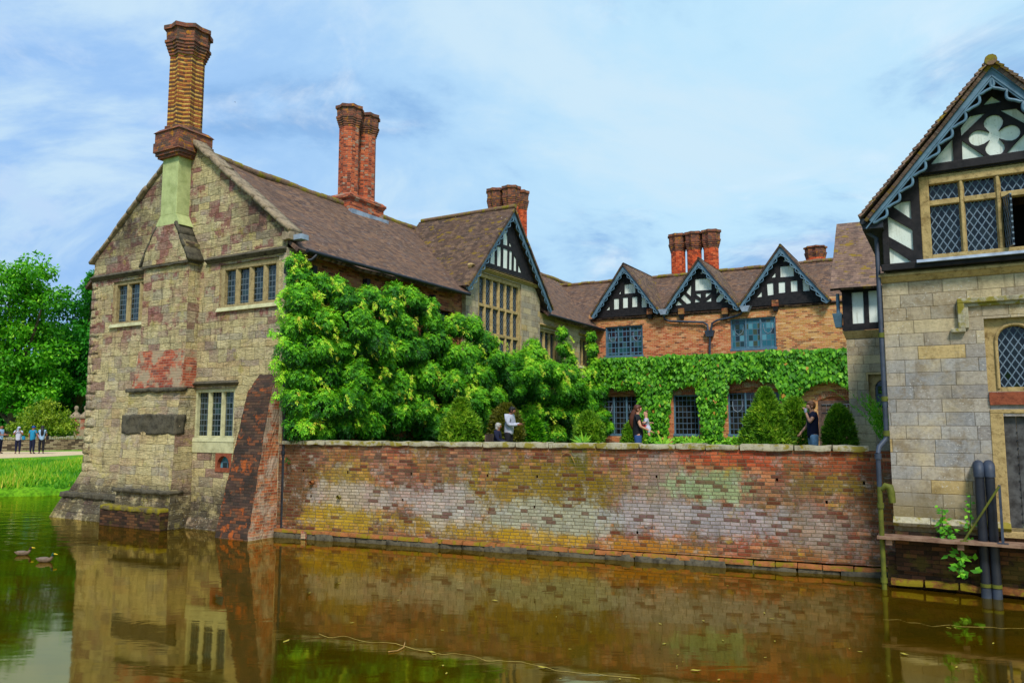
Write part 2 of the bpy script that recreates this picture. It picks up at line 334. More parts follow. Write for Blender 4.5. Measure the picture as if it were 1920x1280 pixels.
def ashlar(name, blue=.5, wet=True):
    t = T(name, .88, .2); k = t.masonry(.62, .245, .010, .008, True, .8); uv = t.uv(); x, z, _ = t.sep(uv)
    warm = t.ramp(k['v'], [(0, C(180,164,134)), (.25, C(166,150,124)), (.5, C(186,168,132)), (.75, C(158,146,126)), (.95, C(188,162,112))], 'CONSTANT')
    cool = t.ramp(k['v'], [(0, C(146,148,154)), (.3, C(132,132,138)), (.55, C(156,150,146)), (.78, C(138,142,150)), (.94, C(184,160,112))], 'CONSTANT')
    bl = t.m('MULTIPLY', t.m('MULTIPLY', t.mr(z, 5.0, 4.0), t.mr(z, 1.1, 2.0)), blue)
    bl = t.m('MULTIPLY', bl, t.mr(t.noise(uv, .8, 6, .7), .3, .55))
    c = t.mix(bl, warm, cool)
    ws = t.noise(t.vm('MULTIPLY', uv, (1.6, .8, 1)), 1.3, 8, .72, .5); c = t.mix(.75, c, t.ramp(ws, [(.3, .5), (.45, .9), (.6, 1.06), (.75, .78)]), 'MULTIPLY')
    fine = t.noise(uv, 15, 8, .78); c = t.mix(.8, c, t.ramp(fine, [(.3, .5), (.5, 1), (.7, 1.25)]), 'MULTIPLY')
    c = t.mix(t.m('MULTIPLY', t.mr(t.noise(t.vm('ADD', uv, (7, 3, 0)), 1.9, 7, .75), .5, .66), .6), c, C(118,96,58))
    c = t.mix(t.m('MULTIPLY', t.mr(t.noise(t.vm('ADD', uv, (2, 8, 0)), 24, 3, .6), .6, .66), t.mr(t.noise(uv, 1.6, 3), .45, .6, .05, .7)), c, C(206,202,192))
    sk = t.mr(t.noise(t.vm('MULTIPLY', uv, (4, .45, 1)), 1.8, 5, .7), .55, .7); c = t.mix(t.m('MULTIPLY', sk, .4), c, C(96,82,60))
    if wet: c = t.mix(t.m('MULTIPLY', t.mr(z, 2.2, 1.1), t.mr(fine, .35, .55, .3, .8)), c, C(96,82,40))
    c = t.mix(t.m('MULTIPLY', t.m('SUBTRACT', 1, k['mask']), .5), c, C(98,84,58))
    t.col(c); t.bump(t.m('ADD', t.m('MULTIPLY', k['mask'], 1), t.m('MULTIPLY', fine, 1.3)), .8, .014); return t.mat
def stone(name, a, b, dark=.5, scale=4, moss=0):
    t = T(name, .9, .2); v = t.obj(); n = t.noise(v, scale, 7, .7); c = t.ramp(n, [(.3, b), (.5, a), (.7, tuple(min(1, q*1.2) for q in a[:3])+(1,))])
    d = t.mr(t.noise(v, scale*2.3, 6, .75), .5, .66); c = t.mix(t.m('MULTIPLY', d, dark), c, tuple(q*.35 for q in b[:3])+(1,))
    if moss: c = t.mix(t.m('MULTIPLY', t.mr(t.noise(v, 3.1, 6, .7), .5-moss*.12, .58), .9), c, C(128,116,22))
    t.col(c); t.bump(n, .7, .03); return t.mat
def banded():
    t = T('banded_chimney_brick', .9, .2); k = t.masonry(.2, .066, .010, .004); row = t.m('FLOOR', t.m('DIVIDE', k['y'], .066))
    par = t.m('MODULO', t.m('ABSOLUTE', row), 2)
    c = t.mix(par, t.ramp(k['v'], [(0, C(196,146,66)), (.4, C(180,124,58)), (.7, C(204,160,84)), (.9, C(160,96,52))], 'CONSTANT'), t.ramp(k['v'], [(0, C(134,70,42)), (.3, C(96,62,46)), (.55, C(156,86,50)), (.8, C(84,60,50))], 'CONSTANT'))
    f = t.noise(t.uv(), 20, 5, .7); c = t.mix(.5, c, t.ramp(f, [(.3, .5), (.55, 1), (.7, 1.3)]), 'MULTIPLY')
    t.col(t.mix(t.m('MULTIPLY', t.m('SUBTRACT', 1, k['mask']), .5), c, C(120,96,60))); t.bump(t.m('ADD', t.m('MULTIPLY', par, 1), k['mask']), .9, .025); return t.mat
def glass(name, kind, s=.13, dark=C(18,24,26), lead=C(104,118,128), tone=None, lw=.10, var=.5):
    t = T(name, .12, .4); uv = t.uv(); x, y, _ = t.sep(uv)
    if kind == 'diamond':
        a = t.m('DIVIDE', t.m('ADD', x, t.m('MULTIPLY', y, .62)), s); b = t.m('DIVIDE', t.m('SUBTRACT', x, t.m('MULTIPLY', y, .62)), s)
    else:
        a = t.m('DIVIDE', x, s); b = t.m('DIVIDE', y, s*1.35)
    fa, fb = t.m('FRACT', a), t.m('FRACT', b)
    e = t.m('MINIMUM', t.m('MINIMUM', fa, t.m('SUBTRACT', 1, fa)), t.m('MINIMUM', fb, t.m('SUBTRACT', 1, fb)))
    L = t.mr(e, lw, lw*.5); idv = t.cmb(t.m('FLOOR', a), t.m('FLOOR', b), 1.3); r = t.wn(idv)
    c = t.ramp(r[0], tone or [(0, dark), (.6, tuple(q*1.8 for q in dark[:3])+(1,)), (.85, tuple(q*3 for q in dark[:3])+(1,))], 'CONSTANT')
    t.col(t.mix(L, c, lead)); t.set(t.b.inputs['Roughness'], t.mr(L, 0, 1, .08, .7, False))
    geo = t.n('NewGeometry').outputs['Normal']
    nn = t.vm('NORMALIZE', t.vm('ADD', geo, t.sc(t.vm('SUBTRACT', r[1], (.5, .5, .5)), .10*var*2))); t.lk(nn, t.b.inputs['Normal'])
    return t.mat
def leafmat(name, stops, trans=.25, rough=.55):
    t = T(name, rough, .25); a = t.n('Attribute', attribute_name='tone'); c = t.ramp(a.outputs['Fac'], stops)
    t.col(c); tr = t.n('BsdfTranslucent'); t.lk(t.mix(1., c, (1.3, 1.5, .6, 1), 'MULTIPLY'), tr.inputs[0])
    mx = t.n('MixShader'); mx.inputs[0].default_value = trans; t.lk(t.b.outputs[0], mx.inputs[1]); t.lk(tr.outputs[0], mx.inputs[2]); t.lk(mx.outputs[0], t.out.inputs[0]); return t.mat
MAT = {}
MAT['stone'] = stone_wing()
MAT['moat'] = brick('moat_wall_brick', RED, C(112,100,76), w=.225, h=.077, overlay=moat_overlay, bump=.02, jit=.010, rand=1)
MAT['rearbrick'] = brick('courtyard_brick', [(0, C(196,98,64)), (.2, C(168,78,50)), (.4, C(210,140,104)), (.55, C(182,90,58)), (.72, C(118,64,50)), (.84, C(202,122,82))], C(214,184,138), overlay=rear_overlay)
MAT['orange'] = brick('orange_brick', RED, C(150,120,84), stains=[(1.2, .5, .6, C(150,120,60), .5, 4)])
MAT['patch'] = brick('patch_brick', [(0, C(168,84,58)), (.3, C(146,66,46)), (.6, C(182,104,74)), (.85, C(120,70,58))], C(166,140,120), stains=[(1.4, .46, .56, C(164,150,122), .8, 4)])
MAT['chim'] = brick('chimney_brick', [(0, C(190,92,56)), (.25, C(150,66,42)), (.45, C(204,112,70)), (.6, C(110,56,42)), (.75, C(176,84,52)), (.9, C(160,130,110))], C(140,110,90), stains=[(2, .54, .62, C(120,96,84), .6, 2)])
MAT['chimred'] = brick('red_chimney_brick', [(0, C(206,84,44)), (.3, C(176,66,36)), (.55, C(216,104,60)), (.8, C(140,56,36))], C(150,96,66), stains=[(2, .58, .64, C(110,60,40), .5, 2)])
MAT['cap'] = brick('weathered_cap_brick', [(0, C(130,76,60)), (.3, C(104,62,52)), (.55, C(150,88,62)), (.8, C(96,70,60))], C(110,96,80), stains=[(4, .55, .6, C(180,120,30), .8, 2), (3, .55, .6, C(84,70,60), .6, 6)])
MAT['banded'] = banded()
MAT['butt'] = brick('buttress_brick', [(0, C(172,98,62)), (.3, C(146,78,50)), (.55, C(184,122,84)), (.8, C(134,94,76))], C(170,150,120), stains=[(1.6, .47, .58, C(172,158,140), .7, 3)])
MAT['buttdark'] = brick('mossy_buttress_brick', [(0, C(88,66,52)), (.3, C(72,54,46)), (.6, C(116,70,46)), (.8, C(58,48,42))], C(60,50,40), stains=[(2.4, .55, .62, C(170,84,30), .75, 3), (1.2, .5, .62, C(50,42,36), .8, 8), (22, .66, .7, C(190,186,176), .7, 1)])
MAT['wetbrick'] = brick('wet_base_brick', [(0, C(76,50,36)), (.3, C(58,40,28)), (.6, C(96,64,40)), (.8, C(44,32,24))], C(40,34,24), stains=[(1.5, .5, .6, C(84,74,28), .6, 3)])
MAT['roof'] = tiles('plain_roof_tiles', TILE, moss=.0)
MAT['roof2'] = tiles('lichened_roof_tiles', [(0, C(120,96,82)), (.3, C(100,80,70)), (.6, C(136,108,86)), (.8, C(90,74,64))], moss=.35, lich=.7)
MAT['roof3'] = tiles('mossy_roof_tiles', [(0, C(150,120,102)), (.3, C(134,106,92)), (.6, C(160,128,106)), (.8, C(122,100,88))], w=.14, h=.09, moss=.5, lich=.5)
MAT['ridge'] = stone('ridge_tile_clay', C(120,94,74), C(90,70,56), .4, 9, .15)
MAT['ashlar'] = ashlar('gatehouse_ashlar', .65)
MAT['ashlar2'] = ashlar('porch_ashlar', 0, False)
MAT['coping'] = stone('coping_stone', C(164,156,132), C(122,114,92), .5, 5, .05)
MAT['verge'] = stone('verge_coping', C(146,128,104), C(96,84,70), .6, 5)
MAT['darkstone'] = stone('black_crusted_stone', C(84,78,64), C(46,42,36), .6, 5)
MAT['mossstone'] = stone('mossy_stone', C(96,84,62), C(58,50,36), .5, 5, .9)
MAT['dress'] = stone('window_dressing_stone', C(158,140,100), C(118,100,68), .5, 7)
MAT['dressg'] = stone('gold_dressing_stone', C(172,148,100), C(132,108,66), .55, 6)
MAT['flue'] = stone('pale_green_ashlar', C(172,180,122), C(146,156,98), .12, 3)
MAT['sill'] = stone('pale_sill_stone', C(184,180,140), C(150,146,110), .15, 4)
MAT['redstone'] = stone('red_lintel_stone', C(140,76,52), C(104,54,40), .3, 8)
MAT['terra'] = stone('terracotta_course', C(156,98,58), C(118,82,44), .5, 4, .3)
MAT['timber'] = simple('black_timber', C(34,30,32), .7, C(12,11,16), 7, .008)
_t = T('white_plaster', .85, .2); _v = _t.obj(); _c = _t.mix(_t.mr(_t.noise(_v, 2.5, 5, .6), .4, .65, 0, .7), C(226,232,222), C(204,212,202))
_c = _t.mix(_t.mr(_t.noise(_t.vm('MULTIPLY', _v, (9, 9, .9)), 1.4, 6, .7), .5, .72, 0, .55), _c, C(150,148,128)); _c = _t.mix(_t.mr(_t.noise(_v, 30, 3, .6), .62, .7, 0, .4), _c, C(120,116,100)); _t.col(_c); _t.bump(_t.noise(_v, 12, 4), .4, .004); MAT['plaster'] = _t.mat
MAT['barge'] = simple('blue_grey_paint', C(88,120,140), .5, C(66,94,112), 5, .001, .5)
MAT['iron'] = simple('black_iron', C(30,34,44), .55, C(18,20,28), 5, .001, .4)
MAT['bluepipe'] = simple('grey_blue_pipe', C(52,62,80), .6, C(32,40,54), 5, .001, .5)
MAT['greenpipe'] = simple('algae_pipe', C(96,100,28), .7, C(66,72,24), 5, .002)
MAT['lead'] = simple('lead', C(150,164,182), .5, C(112,124,140), 4, .003, .5)
MAT['oak'] = simple('weathered_oak', C(104,82,72), .8, C(70,54,48), 7, .004)
MAT['doorg'] = simple('old_grey_door', C(84,84,84), .8, C(48,46,46), 7, .006)
MAT['plank'] = simple('weathered_plank', C(140,112,92), .85, C(100,70,54), 6, .006)
MAT['dark'] = simple('dark_interior', C(10,9,12), .9)
MAT['wetterra'] = stone('wet_terracotta', C(116,72,38), C(74,54,28), .5, 4, .3)
MAT['gdia'] = glass('diamond_leaded_glass', 'diamond', .125, C(12,17,18), C(98,116,132), lw=.11)
MAT['grect'] = glass('rectangular_leaded_glass', 'rect', .12, C(22,34,34), C(92,104,112), lw=.09)
MAT['gdark'] = glass('dark_leaded_glass', 'rect', .2, C(22,20,18), C(72,92,112), lw=.09)
MAT['gteal'] = glass('bluish_leaded_glass', 'rect', .2, C(30,60,70), C(70,100,118), tone=[(0, C(36,96,110)), (.25, C(26,50,52)), (.45, C(80,136,150)), (.6, C(44,104,120)), (.75, C(60,70,44)), (.88, C(28,40,48))], lw=.09)
MAT['gplum'] = glass('plum_leaded_glass', 'rect', .2, C(30,30,34), C(76,112,140), tone=[(0, C(30,34,40)), (.3, C(40,80,84)), (.5, C(46,34,40)), (.7, C(24,60,66)), (.85, C(60,84,84))], lw=.10)
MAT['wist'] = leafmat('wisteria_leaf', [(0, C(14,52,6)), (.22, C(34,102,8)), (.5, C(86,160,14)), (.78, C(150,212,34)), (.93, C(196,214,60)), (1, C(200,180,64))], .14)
MAT['creep'] = leafmat('creeper_leaf', [(0, C(36,92,12)), (.4, C(74,142,20)), (.75, C(116,182,34)), (.97, C(160,200,56)), (1, C(190,140,60))], .14)
MAT['yew'] = leafmat('yew_leaf', [(0, C(54,96,18)), (.4, C(98,148,26)), (.75, C(150,184,40)), (1, C(186,200,60))], .15)
MAT['yewy'] = leafmat('golden_yew_leaf', [(0, C(60,64,16)), (.5, C(96,100,22)), (1, C(150,140,40))], .15)
MAT['treeleaf'] = leafmat('tree_leaf', [(0, C(40,104,10)), (.4, C(80,154,18)), (.75, C(132,196,38)), (1, C(180,218,76))], .3)
MAT['treeleaf2'] = leafmat('far_tree_leaf', [(0, C(24,88,16)), (.4, C(46,128,24)), (.75, C(82,166,36)), (1, C(124,190,60))], .3)
MAT['bushleaf'] = leafmat('bush_leaf', [(0, C(80,110,18)), (.4, C(122,146,26)), (.8, C(160,174,44)), (1, C(190,186,70))], .3)
MAT['fern'] = leafmat('bright_leaf', [(0, C(50,120,24)), (.5, C(96,166,34)), (1, C(150,196,50))], .3)
MAT['grassb'] = leafmat('grass_blade', [(0, C(56,120,14)), (.4, C(96,160,20)), (.75, C(146,180,36)), (1, C(196,190,70))], .3)
MAT['bark'] = stone('bark', C(84,70,52), C(50,42,34), .5, 3)
MAT['dry'] = simple('dry_stem', C(170,130,70), .8)
# ------------------------------------------------------------------ world, sun, camera
SUN_EL, SUN_AZ = 50, 6       # azimuth from behind the camera, to its left
wd = bpy.data.worlds.new('World'); scene.world = wd; wd.use_nodes = True; nt = wd.node_tree; nt.nodes.clear()
wt = T.__new__(T); wt.nt = nt
sky = wt.n('TexSky', sky_type='NISHITA', sun_disc=False); sky.sun_elevation = R(SUN_EL); sky.sun_rotation = R(180+SUN_AZ*-1*-1)
sky.altitude = 100; sky.air_density = 1.0; sky.dust_density = 1.2; sky.ozone_density = 1.5
tc = wt.n('TexCoord').outputs['Generated']; x, y, z = wt.sep(tc)
zz = wt.m('ADD', wt.m('MAXIMUM', z, 0.0), .22); pv = wt.cmb(wt.m('DIVIDE', x, zz), wt.m('DIVIDE', y, zz), 0)
n1 = wt.noise(wt.vm('ADD', wt.vm('MULTIPLY', pv, (.8, 1.0, 1)), (2.3, 6.1, 0)), 1.3, 9, .6, .6); n2 = wt.noise(wt.vm('ADD', pv, (5.1, .4, 0)), 3.0, 8, .62, .4)
tintd = wt.mix(wt.mr(x, -.5, .25), (3.5, 5.9, 9.6, 1), (5.5, 8.3, 10.3, 1))       # thin veil of cloud
blue = wt.mix(.85, sky.outputs[0], (2.5, 5.0, 8.9, 1))
hole = wt.m('MULTIPLY', wt.mr(n1, .47, .60), wt.mr(n2, .36, .58, .2, 1)); hole = wt.m('MULTIPLY', hole, wt.mr(z, .6, .3, .45, .95))
skc = wt.mix(hole, tintd, blue)
wh = wt.mr(n1, .50, .34, 0, .8); skc = wt.mix(wh, skc, (6.6, 8.6, 10.0, 1))
br = wt.m('MULTIPLY', wt.mr(n2, .50, .70, 0, .5), wt.mr(n1, .36, .52)); skc = wt.mix(br, skc, (8.6, 9.6, 10.4, 1))
bg = wt.n('Background'); wt.lk(skc, bg.inputs[0]); bg.inputs[1].default_value = .085
wo = wt.n('OutputWorld'); wt.lk(bg.outputs[0], wo.inputs[0])
sd = bpy.data.lights.new('sun', 'SUN'); sd.energy = 3.3; sd.angle = R(12); sd.color = (1, .95, .86)
so = bpy.data.objects.new('sun', sd); COL.objects.link(so)
az = R(SUN_AZ); el = R(SUN_EL); sdir = Vector((math.sin(az)*math.cos(el), -math.cos(az)*math.cos(el), math.sin(el)))
so.rotation_euler = sdir.to_track_quat('Z', 'Y').to_euler(); so.location = sdir*60
sky.sun_rotation = math.atan2(sdir.x, sdir.y)
cam = bpy.data.cameras.new('camera'); cam.sensor_width = 36; cam.lens = 27; cam.clip_end = 4000; cam.clip_start = .1
co = bpy.data.objects.new('camera', cam); COL.objects.link(co); co.location = (0, 0, CH); co.rotation_euler = (math.pi/2+PITCH, 0, 0); scene.camera = co
scene.view_settings.view_transform = 'Standard'; scene.view_settings.look = 'None'; scene.view_settings.exposure = .18; scene.view_settings.gamma = 1
scene.render.resolution_x = 1024; scene.render.resolution_y = 682
# ------------------------------------------------------------------ shared building pieces
def pxs(frame, pts, yo, f=lambda p: p): return [frame.on(*f(p), yo) for p in pts]
def crop(s, ox, oy): return lambda p: (p[0]/s+ox, p[1]/s+oy)
def rect(x0, x1, z0, z1): return [(x0, z0), (x1, z0), (x1, z1), (x0, z1)]
def arch(x0, x1, z0, z1, n=8, k=1.0):
    r = (x1-x0)/2; c = (x0+x1)/2
    return [(x0, z0), (x1, z0)]+[(c+r*math.cos(math.pi*i/n), z1-r*k+r*k*math.sin(math.pi*i/n)) for i in range(n+1)]
def stone_window(parent, fr, x0, x1, z0, z1, nl, y=0., rows=(), mat='dress', gm='grect', sill=True, hood=False, fw=.13, mw=.1, dep=.2, light=None, sillm='sill', open_light=None, sd=.08):
    """mullioned window; returns the frame part. Opening x0..x1,z0..z1 is cut in the wall"""
    f = MB(); yi = y+.05
    f.box(x0, x0+fw, yi, yi+dep, z0, z1); f.box(x1-fw, x1, yi, yi+dep, z0, z1)
    f.box(x0+fw, x1-fw, yi, yi+dep, z1-fw, z1); f.box(x0+fw, x1-fw, yi, yi+dep, z0, z0+fw*.6)
    ix0, ix1, iz0, iz1 = x0+fw, x1-fw, z0+fw*.6, z1-fw
    pw = (ix1-ix0-(nl-1)*mw)/nl
    for i in range(1, nl):
        a = ix0+i*pw+(i-1)*mw; q = mw*.3
        f.vprism([(a, yi+.09), (a+q, yi+.01), (a+mw-q, yi+.01), (a+mw, yi+.09), (a+mw-q*.4, yi+dep-.003), (a+q*.4, yi+dep-.003)], iz0, iz1)
    zs = [iz0]+[iz0+(iz1-iz0)*r for r in rows]+[iz1]
    for r in zs[1:-1]:
        for i in range(nl):
            a = ix0+i*(pw+mw); f.box(a-.012, a+pw+.012, yi+.025, yi+dep-.006, r-mw/2, r+mw/2)
    w = f.build('window', MAT[mat], parent, fr, bevel=.012)
    for j in range(len(zs)-1):
        for i in range(nl):
            a = ix0+i*(pw+mw); lo = zs[j]+(mw/2 if j else 0); hi = zs[j+1]-(mw/2 if j < len(zs)-2 else 0)
            p = MB()
            if open_light == (i, j):
                p.box(a, a+pw, yi+.8, yi+.83, lo, hi); p.build('room_shade', MAT['dark'], w, fr)  # black plate stands in for the unlit room behind the open light
                q = MB(); c, s_ = math.cos(R(78)), math.sin(R(78))
                q.add([(a+.01, yi+.05, lo), (a+.01+pw*c, yi+.05-pw*s_*.55, lo), (a+.01+pw*c, yi+.05-pw*s_*.55, hi), (a+.01, yi+.05, hi)], [(0, 1, 2, 3)], uvs=[[(0, lo), (pw, lo), (pw, hi), (0, hi)]])
                cs = q.build('casement', MAT[gm], w, fr)
                m = cs.modifiers.new('thickness', 'SOLIDIFY'); m.thickness = .03
            else:
                p.box(a-.01, a+pw+.01, yi+.12, yi+.135, lo-.01, hi+.01); p.build('pane', MAT[gm], w, fr)
    if sill:
        s_ = MB(); s_.frustum((x0-.06, x1+.06, y-sd, y+.1, z0-.11), (x0-.06, x1+.06, y-sd*.2, y+.1, z0+.01)); s_.build('sill', MAT[sillm], w, fr, bevel=.01)
    if hood:
        h = MB(); hz = z1+.08
        h.frustum((x0-.12, x1+.12, y-.04, y+.05, hz), (x0-.16, x1+.16, y-.14, y+.05, hz+.07)); h.frustum((x0-.16, x1+.16, y-.14, y+.05, hz+.07), (x0-.1, x1+.1, y-.01, y+.05, hz+.15))
        h.build('hood_mould', MAT[hood], w, fr, bevel=.01)
    return w
def wood_window(parent, fr, x0, x1, z0, z1, nl, y=0., gm='gdark', midgm=None):
    f = MB(); fw = .075; yi = y+.06
    f.box(x0, x0+fw, yi, yi+.1, z0, z1); f.box(x1-fw, x1, yi, yi+.1, z0, z1); f.box(x0+fw, x1-fw, yi, yi+.1, z1-fw, z1); f.box(x0-.03, x1+.03, yi-.07, yi+.1, z0-.04, z0+fw)
    pw = (x1-x0-2*fw-(nl-1)*.07)/nl
    for i in range(1, nl): a = x0+fw+i*pw+(i-1)*.07; f.box(a, a+.07, yi+.012, yi+.1, z0+fw, z1-fw)
    w = f.build('window', MAT['barge'], parent, fr, bevel=.006)
    for i in range(nl):
        a = x0+fw+i*(pw+.07); p = MB(); p.box(a-.005, a+pw+.005, yi+.06, yi+.07, z0+fw-.005, z1-fw+.005)
        pn = p.build('pane', MAT[midgm if (midgm and i == nl//2) else gm], w, fr)
        if i != nl//2 or nl == 2:        # leaded shield roundel outline in the outer lights
            q = MB(); cx = a+pw/2; r = pw*.33; cz = z1-fw-(z1-z0)*.3
            pts = [(cx-r, yi+.056, cz+r*1.0), (cx-r, yi+.056, cz), (cx-r*.75, yi+.056, cz-r*.75), (cx, yi+.056, cz-r*1.25), (cx+r*.75, yi+.056, cz-r*.75), (cx+r, yi+.056, cz), (cx+r, yi+.056, cz+r)]
            q.tube(pts, .014, 5); q.build('lead_shield', MAT['lead'], w, fr)
    return w
def bargeboard(parent, fr, apex, foot, y, width, ns, mat='barge', r=.022, amp=None, name='bargeboard', th=.05):
    """sloping board with a wavy openwork cusp strip below it"""
    m = MB(); a = Vector(apex); f = Vector(foot); d = (f-a); L = d.length; d.normalize(); n = Vector((d.y, -d.x))
    if n.y > 0: n = -n
    q = lambda s, o: (a+d*s+n*o)
    cut = width/abs(n.y)
    A = Vector((a.x, a.y)); Bt = Vector((a.x, a.y-cut))
    m.prism([tuple(A), tuple(Bt), tuple(q(L, width)), tuple(q(L, 0))], y, y+th)
    amp = amp or width*.75; pts = []; N = ns*10
    s0 = width*abs(d.y)/abs(n.y)*.9
    for i in range(N+1):
        t = i/N; ph = (t*ns) % 1
        o = width-.005+amp*abs(math.sin(math.pi*t*ns))**.7*(.75+.25*math.sin(math.pi*2*t*ns))
        p = q(s0+(L-s0)*t, o); pts.append((p.x, y+th*.4, p.y))
    m.tube(pts, r, 6)
    return m.build(name, MAT[mat], parent, fr)
def inside(p, poly):
    c = False; n = len(poly)
    for i in range(n):
        a, b = poly[i], poly[(i+1) % n]
        if (a[1] > p[1]) != (b[1] > p[1]) and p[0] < (b[0]-a[0])*(p[1]-a[1])/(b[1]-a[1])+a[0]: c = not c
    return c
def fit(panels, outline):
    cx = sum(q[0] for q in outline)/len(outline); cz = sum(q[1] for q in outline)/len(outline)
    inner = [(cx+(a-cx)*.985, cz+(b-cz)*.985) for a, b in outline]; res = []
    for p in panels:
        px, pz = sum(q[0] for q in p)/len(p), sum(q[1] for q in p)/len(p)
        if not inside((px, pz), inner): continue
        q = []
        for v in p:
            t = 1.0
            while not inside((px+(v[0]-px)*t, pz+(v[1]-pz)*t), inner) and t > 0: t -= .04
            q.append((px+(v[0]-px)*t, pz+(v[1]-pz)*t))
        res.append(q)
    return res
def timber_gable(parent, fr, outline, panels, y, dep=.035, name='timber_frame'):
    panels = fit(panels, outline); m = MB(); m.holes(outline, panels, y, dep); o = m.build(name, MAT['timber'], parent, fr)
    p = MB(); 
    cx = sum(q[0] for q in outline)/len(outline); cz = sum(q[1] for q in outline)/len(outline)
    p.prism([(cx+(a-cx)*.985, cz+(b-cz)*.985) for a, b in outline], y+dep-.004, y+dep+.06); p.build('plaster_panel', MAT['plaster'], parent, fr)
    return o
def coping_line(m, a, b, y0, y1, th, n, seed=0, over=0):
    """row of rough coping stones up a slope, from a to b in x,z"""
    a = Vector(a); b = Vector(b)
    d = (b-a); L = d.length; d.normalize(); nn = Vector((-d.y, d.x)); 
    if nn.y < 0: nn = -nn
    for i in range(n):
        k = MB(); s0 = L*i/n+.004; s1 = L*(i+1)/n-.004
        k.block(s0, s1, y0+random.uniform(-.02, .02), y1, 0, th*random.uniform(.85, 1.15), .012, .12, (4, 3, 2), seed+i)
        m.add([(a.x+d.x*v[0]+nn.x*v[2], v[1], a.y+d.y*v[0]+nn.y*v[2]) for v in k.v], k.f, True)
def star(cx, cy, r, r2, n, rot=0):
    return [(cx+(r if i % 2 == 0 else r2)*math.cos(math.pi*i/n+rot), cy+(r if i % 2 == 0 else r2)*math.sin(math.pi*i/n+rot)) for i in range(2*n)]
def shaft(parent, fr, cx, cy, z0, z1, z2, r, cap_r, n=8, inner=.86, mat='chim', capm='cap', rot=0.2, capn=None):
    """chimney shaft z0..z1 with a stepped crown up to z2"""
    m = MB(); m.vprism(star(cx, cy, r, r*inner, n, rot), z0, z1); s_ = m.build('shaft', MAT[mat], parent, fr)
    c = MB(); hh = z2-z1; capn = capn or n; ci = .84
    c.vprism(star(cx, cy, r*1.12, r*.98, n, rot), z0, z0+.12)
    zz = z1; steps = 5
    for i in range(steps):
        rr = r+(cap_r-r)*(i+1)/steps; c.vprism(star(cx, cy, rr, rr*ci, capn, rot), zz-.001*i, zz+hh*.5/steps-.001*(i+1)); zz += hh*.5/steps
    c.vprism(star(cx, cy, cap_r*.92, cap_r*.92*ci, capn, rot), zz, z1+hh*.86, star(cx, cy, cap_r*.95, cap_r*.95*ci, capn, rot))
    c.vprism(star(cx, cy, cap_r*1.06, cap_r*1.06*ci, capn, rot), z1+hh*.862, z2)
    c.vprism(star(cx, cy, r*.6, r*.6, 6, rot), z2+.001, z2+.03)
    c.build('crown', MAT[capm], parent, fr)
def chimney_base(parent, fr, x0, x1, y0, y1, z0, z1, mat='cap', name='chimney', flash=True):
    m = MB(); m.box(x0, x1, y0, y1, z0, z1-.3); e = .06
    m.frustum((x0-.01, x1+.01, y0-.01, y1+.01, z1-.299), (x0-e, x1+e, y0-e, y1+e, z1-.2)); m.box(x0-e-.02, x1+e+.02, y0-e-.02, y1+e+.02, z1-.199, z1-.1); m.frustum((x0-e, x1+e, y0-e, y1+e, z1-.099), (x0+.04, x1-.04, y0+.04, y1-.04, z1))
    return m.build(name, MAT[mat], parent, fr)
def gutter(parent, fr, x0, x1, y, z, mat='iron', r=.06):
    m = MB(); m.tube([(x0, y, z), (x1, y, z-.04)], r, 8); return m.build('gutter', MAT[mat], parent, fr)
def downpipe(parent, fr, pts, r, mat='iron', name='downpipe', collars=()):
    m = MB(); m.tube(pts, r, 10)
    for i in collars:
        c = Vector(i); m.tube([c-Vector((0, 0, .05)), c+Vector((0, 0, .05))], r*1.35, 10)
    return m.build(name, MAT[mat], parent, fr)
# ------------------------------------------------------------------ 1. stone house on the left
EZ, RZ, HWID = 7.85, 11.5, 9.0
house = empty('stone_house', G, 'big stone manor wing with a gable over the moat, patterned chimney and brown tiled roof', 'house')
sl = 3.45/4.5
gable = [(-8.95, -.4), (0, -.4), (0, 8.3), (-4.5, 8.3+sl*4.5), (-8.95, 8.3+sl*.05)]
W1 = (-7.85, -5.85, 6.15, 7.55); W2 = (-2.72, -.3, 6.3, 7.58)
w3a = G.on(365, 722); w3b = G.on(437, 820); W3 = (w3a[0]-.02, w3b[0]+.0, w3b[1]-.02, w3a[1]-.12)
w4a = G.on(409, 852); w4b = G.on(429, 881); W4 = (w4a[0]-.04, w4b[0]+.06, w4b[1], w4a[1])
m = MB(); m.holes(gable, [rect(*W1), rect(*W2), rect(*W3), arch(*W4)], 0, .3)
m.add([(-8.95, 0, -.4), (-8.95, 30, -.4), (-8.95, 30, EZ), (-8.95, 0, EZ+.4)], [(0, 1, 2, 3)])
m.build('gable_wall', MAT['stone'], house, G)
stone_window(house, G, *W1, 3, hood=False, fw=.12, mw=.17)
stone_window(house, G, *W2, 4, fw=.16, mw=.17)
stone_window(house, G, *W3, 3, hood='darkstone', fw=.1, mw=.12, mat='sill', sd=.04)
m = MB(); x0, x1, z0, z1 = W4
m.holes(rect(x0-.05, x1+.05, z0-.06, z1+.07), [arch(x0+.04, x1-.04, z0+.05, z1-.03)], -.02, .14); m.box(x0-.05, x0-.03, -.0199, .0, z0-.06, z1+.07)
w = m.build('window', MAT['redstone'], house, G); m = MB(); m.box(x0, x1, .1, .12, z0, z1); m.build('pane', MAT['gteal'], w, G)
m = MB(); m.box(W3[0]-.05, W3[1]+.04, -.025, .02, W3[2]-.42, W3[2]-.112); m.build('apron_panel', MAT['sill'], house, G, bevel=.01)
